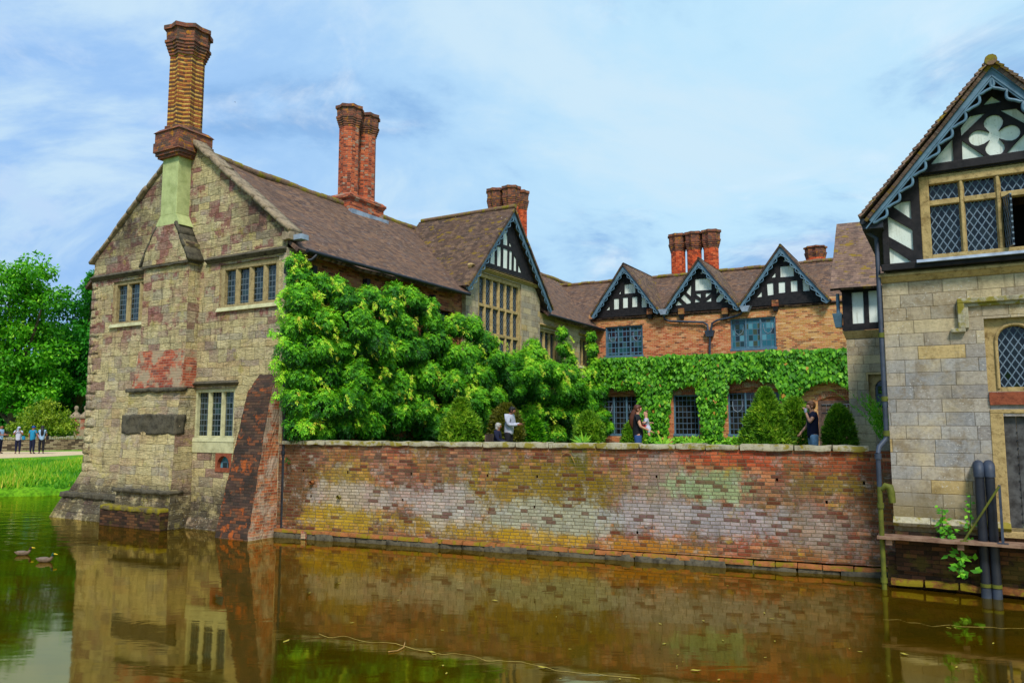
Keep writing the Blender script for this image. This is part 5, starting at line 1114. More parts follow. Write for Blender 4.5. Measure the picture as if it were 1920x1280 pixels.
# ------------------------------------------------------------------ creeper band on the brick range
crp = empty('creeper', RW, 'clipped band of glossy heart leaved creeper across the brick range, hanging between the windows', 'climbing plant')
lv = Leaves(); n = 26000
x = rng.uniform(-.1, 12.3, n); z = rng.uniform(1.7, 6.22, n)
nz = np.array([pnoise(Vector((a*1.1, b*.8, 0)))*.5+pnoise(Vector((a*3.1, b*2, 4)))*.22 for a, b in zip(x, z)])
bot = np.interp(x, [-.1, .2, 2.2, 2.5, 3.75, 4.0, 5.2, 5.5, 6.35, 6.7, 7.7, 8.8, 9.05, 9.5, 9.9, 10.4, 11.2, 12.3], [4.5, 4.75, 4.7, 1.9, 1.9, 4.65, 4.65, 1.9, 1.9, 4.8, 4.95, 4.85, 3.9, 3.9, 4.4, 4.6, 4.75, 4.2])
keep = (z > bot+nz*.45) & (z < 6.17+.12*nz)
x, z = x[keep], z[keep]; n = len(x); yy = -.08-rng.random(n)**1.5*.26-.30*np.clip(nz[keep]*2.2+.3, 0, 1)
P = np.stack([x, yy, z+.08], 1); D = np.stack([rng.normal(size=n)*.35, rng.uniform(-.7, -.1, n), np.full(n, -1.)], 1); N = np.stack([rng.normal(size=n)*.4, np.full(n, -1.), rng.uniform(.1, .9, n)], 1)
t = rng.beta(2, 2.4, n)*.95; t[rng.random(n) < .012] = 1
lv.add(P, D, N, rng.uniform(.14, .24, n), rng.uniform(.12, .2, n), t)
n = 1500; x = rng.uniform(4, 9.5, n); lv.add(np.stack([x, rng.uniform(-.5, -.1, n), 1.9+rng.random(n)*.42], 1), rng.normal(size=(n, 3)), np.tile([0, -1, .6], (n, 1))+rng.normal(size=(n, 3))*.3, rng.uniform(.1, .2, n), rng.uniform(.08, .15, n), rng.uniform(.4, .95, n))
lv.build('foliage', MAT['creep'], crp, RW, wide=.33)
m = MB()
for a in (3.1, 5.9, 9.2): m.tube([(a+.12*math.sin(k+a), -.08, 1.7+2.6*k/6) for k in range(7)], .04, 6)
m.build('stem', MAT['bark'], crp, RW)
# ------------------------------------------------------------------ clipped shrubs on the terrace
def shrub(X0, X1, Ytop, dep, lab, prof, mat='yew', zb=1.8, n=5200, ll=.1, name='clipped_shrub', group='clipped shrubs on the terrace', sp=.5):
    a = atd(X0, 800, dep); b = atd(X1, 800, dep); r = (b.x-a.x)/2; cx = (a.x+b.x)/2; zt = atd((X0+X1)/2, Ytop, dep).z
    e = empty(name, ID, lab, 'shrub', group, loc=(cx, dep, zb)); h = zt-zb
    u = rng.random(n)**.8; th = rng.uniform(0, 2*np.pi, n); pr = np.interp(u, [p[0] for p in prof], [p[1] for p in prof])
    lump = np.array([pnoise(Vector((math.cos(q)*1.6+cx, math.sin(q)*1.6, w*h*1.6)))*.14+pnoise(Vector((math.cos(q)*4+cx, math.sin(q)*4, w*h*4)))*.10 for q, w in zip(th, u)])
    rad = r*pr*(1+lump*1.4)*rng.uniform(.8, 1.05, n); out = np.stack([np.cos(th), np.sin(th), np.full(n, .35)+u*.5], 1)
    P = np.stack([rad*np.cos(th), rad*np.sin(th), u*h*.97], 1); lv = Leaves()
    D = out+rng.normal(size=(n, 3))*sp+np.array([0, 0, .3]); tone = np.clip(.35+lump*1.6+rng.normal(size=n)*.2, 0, 1)
    for k in range(3): lv.add(P, D+rng.normal(size=(n, 3))*.45, out+rng.normal(size=(n, 3))*.6, ll*1.35*rng.uniform(.6, 1.4, n), np.full(n, ll*.35), tone)
    lv.build('foliage', MAT[mat], e, Frame((cx, dep), 0) if 0 else Matrix.Translation((cx, dep, zb)))
    m = MB(); m.tube([(0, 0, -.05), (0, 0, h*.7)], [.05, .02], 7); m.build('stem', MAT['bark'], e, Matrix.Translation((cx, dep, zb)))
egg = [(0, .75), (.2, .95), (.4, 1), (.6, .93), (.8, .7), (.93, .4), (1, .12)]
cone = [(0, .95), (.25, 1), (.45, .85), (.65, .62), (.82, .36), (.93, .2), (1, .05)]
ball = [(0, .6), (.25, .92), (.5, 1), (.75, .88), (.92, .5), (1, .15)]
shrub(1388, 1486, 727, 18.6, 'tallest clipped yew, a pointed cone in front of the large ground floor window', cone, n=7000, ll=.085)
shrub(1458, 1523, 745, 19.4, 'oval dark yew directly right of the tall cone, beside the man in navy', egg, n=4500, ll=.085)
shrub(1547, 1600, 759, 19.6, 'rounded clipped yew in front of the brick range door', egg, n=4000, ll=.08)
shrub(1079, 1129, 772, 22.5, 'small round clipped yew against the wisteria, near the left ground floor window', ball, n=4000, ll=.09)
shrub(828, 901, 747, 24, 'egg shaped dark yew with a nippled top, left of the seated woman', [(0, .8), (.3, 1), (.6, .9), (.75, .62), (.82, .35), (1, .2)], n=5500, ll=.1)
shrub(918, 980, 757, 26.5, 'golden brown clipped yew right behind the two people by the wisteria', egg, 'yewy', n=4500, ll=.1)
shrub(1167, 1206, 792, 22, 'low dark clipped yew behind the woman carrying a baby', ball, n=3000, ll=.09)
shrub(980, 1020, 783, 27.5, 'bright green rounded shrub just right of the standing man', egg, 'wist', n=4000, ll=.11)
def fan(X, Y, dep, lab, n=11, L=.33, w=.055):
    p = atd(X, Y, dep); e = empty('fern', ID, lab, 'plant', 'leafy plants behind the coping', loc=(p.x, dep, 1.8)); lv = Leaves()
    a = np.linspace(-1.2, 1.2, n)+rng.normal(size=n)*.1; P = np.tile([0, 0, p.z-1.8-L*.25], (n, 1)); D = np.stack([np.sin(a), rng.normal(size=n)*.3, np.cos(a)], 1)
    lv.add(P, D, np.tile([0, -1., .3], (n, 1)), L*rng.uniform(.7, 1.1, n), np.full(n, w), rng.uniform(.5, 1, n)); lv.build('foliage', MAT['fern'], e, Matrix.Translation((p.x, dep, 1.8)))
    m = MB(); m.tube([(0, 0, 0), (0, 0, p.z-1.8)], .012, 6); m.build('stem', MAT['fern'], e, Matrix.Translation((p.x, dep, 1.8)))
fan(1093, 826, 18.6, 'fern tuft of pale strap leaves behind the coping, below the small round yew'); fan(1243, 829, 17.6, 'bright strap leaved fern behind the coping, right of the woman with the baby'); fan(1300, 829, 17.6, 'low leafy fern tuft behind the coping, between the two windows', 8, .3)
# feathery plant between porch and gatehouse
e = empty('feathery_shrub', ID, 'light green feathery shrub between the porch bay wall and the gatehouse downpipe', 'shrub', loc=atd(1652, 800, 16.6)*1.0); lv = Leaves()
for i in range(46):
    a = atd(rng.uniform(1646, 1664), rng.uniform(790, 828), 16.6+rng.uniform(-.2, .3)); k = 24; t = np.linspace(0, 1, k)[:, None]; d = np.array([rng.normal()*.4-.25, rng.normal()*.2, 1.])
    P = np.array(a)+d*t*rng.uniform(.3, .95); lv.add(P, rng.normal(size=(k, 3))*.5+d, rng.normal(size=(k, 3)), np.full(k, .09), np.full(k, .022), rng.uniform(.2, .8, k))
b_ = lv.build('foliage', MAT['fern'], e, ID)
# ------------------------------------------------------------------ weeds by the walkway
def weed(X, Y0, Y1, yo, lab, n, L, big=False):
    a = Vector(h3(X, Y0, yo)); b = Vector(h3(X+4, Y1, yo)); e = empty('weed', ID, lab, 'plant', 'weeds on the gatehouse foot', loc=H.w(*a)); lv = Leaves()
    t = rng.random(n)[:, None]; P = np.array(a)+np.array(b-a)*t+rng.normal(size=(n, 3))*np.array([.09 if big else .05, .02, .02]); D = rng.normal(size=(n, 3))*np.array([1, .4, .5])+np.array([0, -.4, -.1]); 
    lv.add(P, D, np.tile([0, -1., .5], (n, 1))+rng.normal(size=(n, 3))*.3, L*rng.uniform(.6, 1.2, n), L*.6*rng.uniform(.7, 1.1, n), rng.uniform(.1, .8, n)); lv.build('foliage', MAT['creep'], e, H, wide=.38)
    m = MB(); m.tube([a, (a+b)/2+Vector((.03, 0, 0)), b], [.012, .009, .005], 6); m.build('stem', MAT['creep'], e, H)
weed(1762, 1012, 950, -.16, 'leafy weed growing behind the plank walkway, furthest from the pipes', 34, .1); weed(1778, 1010, 985, -.2, 'low sprawling weed on the walkway between the two taller weeds', 22, .09)
weed(1815, 1010, 925, -.16, 'tall thin weed climbing the wall beside the black waste pipes', 22, .09); weed(1797, 1076, 1035, -.3, 'large leaved yellowing weed hanging below the plank walkway', 34, .15, True)
# ------------------------------------------------------------------ trees beyond the path
def tree(X, dep, blobs, trunk, lab, mat, n_per=700, ls=.42, name='tree', cat='tree', grp='trees beyond the path'):
    base = atd(X, 836, dep); base.z = 1.1; e = empty(name, ID, lab, cat, grp, loc=base); M_ = Matrix.Translation(base); lv = Leaves(); m = MB()
    for (bX, bY, r) in blobs:
        c = atd(bX, bY, dep+rng.uniform(-.5, .8)*r)-base; n = int(n_per*r*r/4)+200
        for sub in range(10):
            sd = rdir(1)[0]*np.array([1, 1, .8]); cc = np.array(c)+sd*r*rng.uniform(.35, .8); sr = r*rng.uniform(.3, .5); k = n//10
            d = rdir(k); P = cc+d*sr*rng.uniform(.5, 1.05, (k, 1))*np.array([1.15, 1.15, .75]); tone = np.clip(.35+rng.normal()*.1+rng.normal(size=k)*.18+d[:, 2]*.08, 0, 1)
            D = d*.6+np.array([0, 0, -.5])+rng.normal(size=(k, 3))*.6; lv.add(P, D, np.array([0, 0, 1.])+rng.normal(size=(k, 3))*.5, ls*rng.uniform(.6, 1.2, k), ls*.6*rng.uniform(.6, 1.1, k), tone)
        if trunk:
            m.tube([(0, 0, c.z*.35), tuple(c*.6+Vector((0, 0, c.z*.12))), tuple(c)], [trunk*.45, trunk*.25, trunk*.08], 7)
    lv.build('crown', MAT[mat], e, M_)
    if trunk: m.tube([(0, 0, -.2), (.1, 0, 3), (0, .1, 7)], [trunk, trunk*.8, trunk*.5], 10)
    else: m.tube([(0, 0, -.1), (0, 0, 1)], .08, 7)
    m.build('trunk', MAT['bark'], e, M_)
tree(20, 70, [(15,530,3.2),(55,520,2.6),(-30,560,3.5),(85,555,2.2),(60,590,3.2),(5,620,3.5),(70,640,3),(30,680,3.2),(-30,660,3.5),(80,700,2.6),(10,735,3),(60,745,2.6),(-40,730,3.4)], .55, 'broad leafy tree with a rounded crown at the left edge of the picture', 'treeleaf')
tree(140, 76, [(150,590,2.6),(172,560,2.0),(185,600,2.6),(125,620,2.8),(160,640,3),(195,660,3.2),(120,680,3),(160,700,3.2),(110,740,2.8),(155,755,2.8),(215,720,3.4),(100,775,2.5)], .5, 'darker leafy tree just left of the stone house, behind the gate piers', 'treeleaf2')
tree(90, 92, [(100,650,4),(60,700,4.5),(140,700,4.5),(0,700,4.5),(40,760,4),(110,770,4),(180,770,4),(-40,760,4.5),(75,800,3.6),(150,805,3.6),(5,800,3.8),(-60,805,4)], .5, 'dark background tree seen between and below the two nearer crowns', 'treeleaf2', 500, .6)
tree(78, 58, [(78,790,1.5),(55,795,1.3),(100,790,1.4),(88,765,1.0),(112,800,1.1),(45,812,1.2),(75,812,1.6),(105,815,1.3)], 0, 'yellow green rounded bush behind the dry stone wall', 'bushleaf', 2600, .22, 'bush', 'bush', None)
tree(185, 95, [(178,540,2.0),(184,520,1.6),(190,580,3)], .4, 'tall thin tree top peeping out behind the left corner of the stone house', 'treeleaf2', 900)
# ------------------------------------------------------------------ grass on the far bank
lv = Leaves(); n = 42000; s_ = rng.random(n); Xp = rng.uniform(-60, 200, n); d = rng.uniform(.25, 9, n)
bx_ = np.array([p[0] for p in dens]); by_ = np.array([p[1] for p in dens]); gxp = rng.uniform(-36, -12.5, n); gy = np.interp(gxp, bx_, by_)
P = np.stack([gxp-d*.4, gy+d*.92, np.interp(d, [q[0] for q in prof], [q[1] for q in prof])-.02], 1)
nz = np.array([pnoise(Vector((a*.5, b*.5, 1))) for a, b in zip(P[:, 0], P[:, 1])]); L = np.clip(.26+nz*.35+rng.normal(size=n)*.05, .06, .6)*np.interp(d, [0, 7, 9], [1, .9, .35])
lv.add(P, np.array([0, 0, 1.])+rng.normal(size=(n, 3))*.35, np.tile([0, -1., .2], (n, 1))+rng.normal(size=(n, 3))*.5, L, np.full(n, .06), np.clip(.4+nz*.7+rng.normal(size=n)*.22, 0, 1))
lv.build('grass', MAT['grassb'], None, ID, wide=.3, kind='stuff')
# ------------------------------------------------------------------ people
def cmat(name, c, rough=.85): return simple(name, c, rough, tuple(q*.75 for q in c[:3])+(1,), 14)
SK = cmat('skin', C(206,150,120), .6); SKB = cmat('brown_skin', C(150,98,72), .6); BLK = cmat('black_cloth', C(26,26,34)); WHT = cmat('white_cloth', C(186,188,204)); NAVY = cmat('navy_cloth', C(22,26,54)); JEAN = cmat('blue_denim', C(40,70,120)); LJEAN = cmat('pale_denim', C(140,170,196)); HAIRB = cmat('brown_hair', C(86,46,28), .5); HAIRG = cmat('grey_hair', C(168,164,158), .6); HAIRD = cmat('dark_hair', C(30,26,28), .5); HAIRM = cmat('mid_hair', C(110,72,44), .5); REDC = cmat('red_cloth', C(190,30,36)); TEAL = cmat('teal_cloth', C(30,130,170)); PALEB = cmat('pale_blue_cloth', C(150,180,210)); SHOE = cmat('shoe', C(40,38,44)); CAPB = cmat('blue_cap', C(30,70,150)); PAPER = cmat('pale_paper', C(206,190,220)); GREYC = cmat('charcoal_cloth', C(60,62,80))
def skin(name, chains, mat, parent, M_, sub=1):
    """chains: list of [(point, radius), ...]; chains after the first start at an index of an earlier vertex"""
    V = []; E_ = []; Rr = []
    for ch in chains:
        prev = None
        for it in ch:
            if isinstance(it, int): prev = it; continue
            V.append(it[0]); Rr.append(it[1]); 
            if prev is not None: E_.append((prev, len(V)-1))
            prev = len(V)-1
    me = bpy.data.meshes.new(name); me.from_pydata(V, E_, []); me.materials.append(mat); o = bpy.data.objects.new(name, me); COL.objects.link(o)
    sm = o.modifiers.new('skin', 'SKIN'); sm.use_smooth_shade = True
    if not me.skin_vertices: me.attributes
    sv = me.skin_vertices[0].data if me.skin_vertices else None
    if sv:
        for i, r in enumerate(Rr): sv[i].radius = (r, r) if not isinstance(r, tuple) else r
        sv[0].use_root = True
    o.modifiers.new('sub', 'SUBSURF').levels = sub; o.modifiers['sub'].render_levels = sub
    attach(o, M_, parent); return o
def bake_skin(name, chains, mat, parent, M_):
    # the skin layer can only be created by an operator, so make it through bmesh
    import bmesh
    bm = bmesh.new(); lay = bm.verts.layers.skin.new(); vs = []
    for ch in chains:
        prev = None
        for it in ch:
            if isinstance(it, int): prev = vs[it]; continue
            v = bm.verts.new(it[0]); r = it[1]; v[lay].radius = r if isinstance(r, tuple) else (r, r); 
            if not vs: v[lay].use_root = True
            if prev is not None: bm.edges.new((prev, v))
            vs.append(v); prev = v
    me = bpy.data.meshes.new(name); bm.to_mesh(me); bm.free(); me.materials.append(mat); o = bpy.data.objects.new(name, me); COL.objects.link(o)
    s1 = o.modifiers.new('skin', 'SKIN'); s1.use_smooth_shade = True; s2 = o.modifiers.new('sub', 'SUBSURF'); s2.levels = 1; s2.render_levels = 2
    attach(o, M_, parent); return o
def person(loc, face, h, lab, top, bottom, hair, skinm=None, arms=None, seated=False, hairstyle='short', sleeves='short', legs=None, group=None, lean=0., headdown=0., slim=1., scale=1., fingers=True):
    """local frame: +x is the way the person faces, z up, feet at z=0"""
    skinm = skinm or SK; k = h/1.75; M_ = Matrix.Translation(loc) @ Matrix.Rotation(R(face), 4, 'Z') @ Matrix.Scale(1, 4)
    e = empty('person', ID, lab, 'person', group, loc=loc); WORLD[e.name] = Matrix.Translation(loc)
    V = lambda x, y, z: (x*k, y*k, z*k); rr = lambda r: r*k*slim
    pz = .5 if seated else .93
    pel = V(0, 0, pz); lx = lean
    spine = V(lx*.3, 0, pz+.2); chest = V(lx*.7, 0, pz+.40); nb = V(lx+.0, 0, pz+.51); nk = V(lx+.015, 0, pz+.565); hc = V(lx+.035+headdown*.035, 0, pz+.655-headdown*.015); ht = V(lx+.03+headdown*.045, 0, pz+.735-headdown*.02)
    body = [[(pel, rr(.115)), (spine, rr(.10)), (chest, rr(.12)), (nb, (rr(.075), rr(.06))), (nk, k*.056), (hc, k*.104), (ht, k*.088)]]
    nose = [5, (V(lx+.135+headdown*.035, 0, pz+.645-headdown*.04), k*.017)]; body.append(nose)
    sh = {}; arms = arms or {1: [(.03, .30, -.28), (.12, .27, -.52)], -1: [(.03, -.30, -.28), (.12, -.27, -.52)]}
    A = {}
    for sg in (1, -1):
        s0 = V(lx*.8, sg*.17*slim, pz+.475); el = V(*[a+b for a, b in zip((lx*.8, 0, pz+.475), arms[sg][0])]); wr = V(*[a+b for a, b in zip((lx*.8, 0, pz+.475), arms[sg][1])])
        d = (Vector(wr)-Vector(el)).normalized(); hd = tuple(Vector(wr)+d*.075*k); A[sg] = (s0, el, wr, hd, d)
        i0 = sum(len([q for q in c if not isinstance(q, int)]) for c in body)
        body.append([2, (s0, rr(.058)), (el, rr(.043)), (wr, k*.027), (hd, (k*.038, k*.018))])
        if fingers:
            hi = i0+3; sv = Vector((0, 0, 1)).cross(d); sv = sv.normalized() if sv.length > .1 else Vector((0, 1, 0)); up = d.cross(sv)
            for f in range(4):
                b = Vector(hd)+sv*(f-1.5)*.019*k; body.append([hi, (tuple(b+d*.035*k), k*.0095), (tuple(b+d*(.062+.008*(1-abs(f-1.5)))*k-up*.008*k*sg), k*.008), (tuple(b+d*.08*k-up*.025*k), k*.0065)])
            b = Vector(hd)-sv*.032*k*sg; body.append([hi, (tuple(b), k*.011), (tuple(b+d*.03*k-sv*.012*k*sg), k*.009)])
    legs = legs or {1: [(.0, .1, -.42), (0, .1, -.84)], -1: [(.0, -.1, -.42), (0, -.1, -.84)]}
    Lg = {}
    for sg in (1, -1):
        hp_ = V(0, sg*.085, pz-.03)
        kn = V(legs[sg][0][0], legs[sg][0][1], pz+legs[sg][0][2]); an = V(legs[sg][1][0], legs[sg][1][1], pz+legs[sg][1][2]); toe = (an[0]+.14*k, an[1]+sg*.02, max(.03*k, an[2]-.05*k)); Lg[sg] = (hp_, kn, an, toe)
        body.append([0, (hp_, rr(.085)), (kn, rr(.052)), (an, k*.034), (toe, (k*.035, k*.022))])
    bo = bake_skin('body', body, skinm, e, M_)
    sleeve = []
    for sg in (1, -1):
        s0, el, wr, hd, d = A[sg]
        mid = tuple(Vector(s0)*.45+Vector(el)*.55)
        sleeve.append([3, (s0, rr(.092)), (mid, rr(.078))] if sleeves == 'short' else [3, (s0, rr(.092)), (el, rr(.066)), (tuple(Vector(wr)-d*.0), k*.046)])
    if sleeves == 'none': sleeve = [[2, (A[sg][0], rr(.066))] for sg in (1, -1)]
    bake_skin('shirt', [[(V(0, 0, pz-.13), rr(.155)), (pel, rr(.162)), (spine, rr(.158)), (chest, rr(.178)), (nb, rr(.09))]]+sleeve, top, e, M_)
    bake_skin('trousers', [[(tuple(Vector(pel)-Vector((0, 0, .02))), rr(.185)), (V(0, 0, pz+.13), rr(.15))]]+[[0, (Lg[sg][0], rr(.125)), (Lg[sg][1], rr(.082)), (tuple(Vector(Lg[sg][2])+Vector((0, 0, .02*k))), k*.05)] for sg in (1, -1)], bottom, e, M_)
    for sg in (1, -1): bake_skin('shoe', [[(tuple(Vector(Lg[sg][2])+Vector((-.03*k, 0, -.02*k))), (k*.045, k*.05)), (Lg[sg][3], (k*.045, k*.03))]], SHOE, e, M_)
    H0 = Vector(hc); T0 = Vector(ht); back = Vector((-.03*k, 0, .03*k))
    hm = MB(); ell = [(math.sin(math.pi*i/9), -math.cos(math.pi*i/9)) for i in range(10)]
    def ball_(c, rx, ry, rz):
        q = MB(); q.lathe([(max(.02, u), v) for u, v in ell], (0, 0, 0), 14); hm.add([(c[0]+v[0]*rx*k, c[1]+v[1]*ry*k, c[2]+v[2]*rz*k) for v in q.v], q.f, True)
    if hairstyle == 'cap':
        ball_(T0+Vector((-.012*k, 0, -.015*k)), .104, .095, .075); hm.prism([(T0.x+.05*k, T0.z-.035*k), (T0.x+.17*k, T0.z-.045*k), (T0.x+.17*k, T0.z-.03*k), (T0.x+.05*k, T0.z-.01*k)], -.06*k, .06*k)
    elif hairstyle != 'bald':
        ball_(H0+Vector((-.026*k, 0, .035*k)), .100, .095, .112)
        ball_(T0+Vector((.012*k, 0, -.002*k)), .085, .082, .05)
        if hairstyle == 'bob': ball_(H0+Vector((-.05*k, 0, -.045*k)), .07, .092, .085)
        if hairstyle == 'long': hm.tube([H0+Vector((-.04*k, 0, .03*k)), H0+Vector((-.10*k, 0, -.06*k)), H0+Vector((-.15*k, 0, -.2*k)), H0+Vector((-.16*k, 0, -.34*k)), H0+Vector((-.13*k, .01, -.47*k)), H0+Vector((-.11*k, 0, -.56*k))], [.06*k, .08*k, .09*k, .085*k, .06*k, .012*k], 12)
    if hm.v: hm.build('cap' if hairstyle == 'cap' else 'hair', hair, e, M_)
    m = MB()
    for sg in (1, -1): m.lathe([(.001, -.009*k), (.009*k, -.004*k), (.009*k, .004*k), (.001, .009*k)], tuple(H0+Vector((.089*k, sg*.033*k, .012*k))), 8)
    m.build('eyes', HAIRD, e, M_)
    for sg in (1, -1): m = MB(); m.lathe([(.002, -.03*k), (.014*k, -.02*k), (.016*k, .01*k), (.004*k, .028*k)], tuple(H0+Vector((-.005*k, sg*.085*k, 0))), 8); m.build('ear', skinm, e, M_)
    return e, M_, A, H0, k
TZ = 1.8
def gx_(X, dep): return atd(X, 800, dep).x
# standing man in white, looking at a phone (turned to the right and down)
D1 = 24.0
e, M_, A, H0, k = person((gx_(954, D1), D1, TZ), -25, 1.74, 'man in a white long sleeved shirt and black trousers looking down at a phone', WHT, BLK, HAIRD, SKB, arms={1: [(.04, .22, -.27), (.30, .07, -.24)], -1: [(.04, -.22, -.27), (.30, -.07, -.26)]}, sleeves='long', lean=.05, headdown=1.2)
m = MB(); hd = Vector(A[-1][3]); m.box(hd.x+.0, hd.x+.09, hd.y-.0, hd.y+.07, hd.z+.02, hd.z+.035); ph = m.build('phone', BLK, None, M_, label='small dark phone in the hands of the man in white', cat='phone')
# seated grey haired woman
D2 = 23.6; sx = gx_(933, D2)
SM = Matrix.Translation((sx, D2, TZ)) @ Matrix.Rotation(R(-10), 4, 'Z')
bench = empty('bench', ID, 'small dark bench mostly hidden behind the coping, under the seated woman', 'bench', loc=(sx, D2, TZ))
m = MB()
for i in range(4): m.box(-.22+i*.12, -.12+i*.12, -.6, .6, .40, .43)
m.build('seat', MAT['oak'], bench, SM); m = MB(); m.box(-.27, -.24, -.6, .6, .5, .85); m.build('backrest', MAT['oak'], bench, SM)
for a in (-.2, .18):
    for b in (-.55, .5): m = MB(); m.box(a, a+.05, b, b+.05, 0, .4); m.build('leg', MAT['oak'], bench, SM)
person((sx, D2, TZ+.0), -10, 1.62, 'seated woman with short grey hair in a dark quilted jacket', NAVY, BLK, HAIRG, SKB, seated=True, sleeves='long', hairstyle='bob', arms={1: [(.05, .22, -.25), (.28, .12, -.33)], -1: [(.05, -.22, -.25), (.28, -.12, -.33)]}, legs={1: [(.42, .12, -.0), (.44, .12, -.42)], -1: [(.42, -.12, -.0), (.44, -.12, -.42)]})
# woman with long hair and a baby
D3 = 19.6
e, M_, A, H0, k = person((gx_(1196, D3), D3, TZ), -8, 1.68, 'woman with long reddish brown hair in a black top and jeans carrying a baby', BLK, JEAN, HAIRB, SK, hairstyle='long', arms={1: [(.06, .22, -.24), (.29, .06, -.18)], -1: [(.08, -.22, -.26), (.30, -.10, -.36)]}, lean=-.02, slim=.92)
bm = M_ @ Matrix.Translation((.215, 0, 1.09))
be = empty('person', ID, 'baby in a white top and red vest held by the long haired woman', 'person', loc=bm.translation)
bake_skin('body', [[((0, 0, 0), .075), ((-.01, 0, .14), .075), ((-.01, 0, .25), .035), ((0, 0, .34), (.068, .07)), ((0, 0, .40), .055)], [1, ((.02, .10, .18), .03), ((-.06, .14, .10), .024), ((-.12, .13, .12), .02)], [1, ((.02, -.10, .18), .03), ((-.05, -.14, .10), .024), ((-.10, -.13, .12), .02)], [0, ((.06, .07, -.05), .04), ((.05, .09, -.2), .03), ((.09, .09, -.23), .024)], [0, ((.06, -.07, -.05), .04), ((.05, -.09, -.2), .03), ((.09, -.09, -.23), .024)], [3, ((-.075, 0, .335), .014)]], SK, be, bm)
bake_skin('romper', [[((0, 0, -.02), .088), ((-.01, 0, .12), .09), ((-.01, 0, .22), .055)], [1, ((.02, .10, .18), .042), ((-.04, .13, .12), .034)], [1, ((.02, -.10, .18), .042), ((-.04, -.13, .12), .034)], [0, ((.06, .07, -.05), .05), ((.05, .09, -.15), .04)], [0, ((.06, -.07, -.05), .05), ((.05, -.09, -.15), .04)]], WHT, be, bm)
m = MB(); m.lathe([(.03, -.06), (.088, -.05), (.094, 0), (.08, .05)], (-.012, 0, .02), 12); m.build('red_vest', REDC, be, bm)
bake_skin('hair', [[((.012, 0, .37), .066), ((.01, 0, .42), .05)]], HAIRM, be, bm)
# man in navy by the door
D4 = 18.4
person((gx_(1524, D4), D4, TZ), 178, 1.74, 'man in a navy tee shirt and pale jeans drinking beside the yews', NAVY, LJEAN, HAIRM, SK, arms={1: [(.14, .22, -.20), (.17, .05, .05)], -1: [(.05, -.24, -.27), (.20, -.20, -.42)]}, slim=.9)
m = MB(); m.lathe([(.03, 0), (.036, .1)], (0, 0, 0), 12); m.build('cup', WHT, None, Matrix.Translation((gx_(1510, D4), D4-.06, TZ+1.44)), label='white paper cup at the mouth of the man in navy', cat='cup')
# visitors on the gravel path
D5 = 47.5; PZ = 1.106
person((gx_(2, D5), D5, PZ), 0, 1.78, 'person at the left edge in a pale blue patterned top', PALEB, NAVY, HAIRM, SKB, hairstyle='bald', fingers=False, arms={1: [(.1, .22, -.25), (.33, .15, -.28)], -1: [(.1, -.22, -.25), (.33, -.15, -.28)]})
e, M_, A, H0, k = person((gx_(36, D5), D5, PZ), -70, 1.68, 'person in a white cap and dark trousers holding a camera up with both hands', WHT, NAVY, WHT, SKB, hairstyle='cap', fingers=False, arms={1: [(.14, .26, -.2), (.22, .06, .1)], -1: [(.14, -.26, -.2), (.22, -.06, .1)]})
m = MB(); m.box(.26, .30, -.06, .06, 1.44, 1.52); m.build('camera', PALEB, None, M_, label='small pale camera raised by the visitor in the white cap', cat='camera')
m = MB(); m.block(-.12, .12, .2, .34, .85, 1.08, .005, .2, (4, 3, 4)); m.build('shoulder_bag', TEAL, None, M_, label='teal shoulder bag at the hip of the visitor in the white cap', cat='bag')
person((gx_(64.5, D5), D5-.1, PZ), 80, 1.72, 'person in a blue cap and blue tee shirt standing with back turned on the path', TEAL, NAVY, CAPB, SKB, hairstyle='cap', fingers=False)
e, M_, A, H0, k = person((gx_(80, D5), D5, PZ), 120, 1.74, 'long haired person in a pale top and black leggings beside the blue capped visitor', PALEB, BLK, HAIRD, SKB, hairstyle='long', fingers=False, arms={1: [(.18, .2, -.2), (.42, .1, -.34)], -1: [(.05, -.25, -.27), (.1, -.2, -.48)]}, slim=.92)
m = MB(); m.box(.42, .44, -.05, .3, .95, 1.22); m.build('map', PAPER, None, M_, label='pale folded map held between the two visitors on the path', cat='map')
m = MB(); m.block(-.15, .1, -.36, -.22, .85, 1.08, .005, .25, (4, 3, 4)); m.build('handbag', BLK, None, M_, label='black handbag hanging at the hip of the long haired visitor', cat='bag')
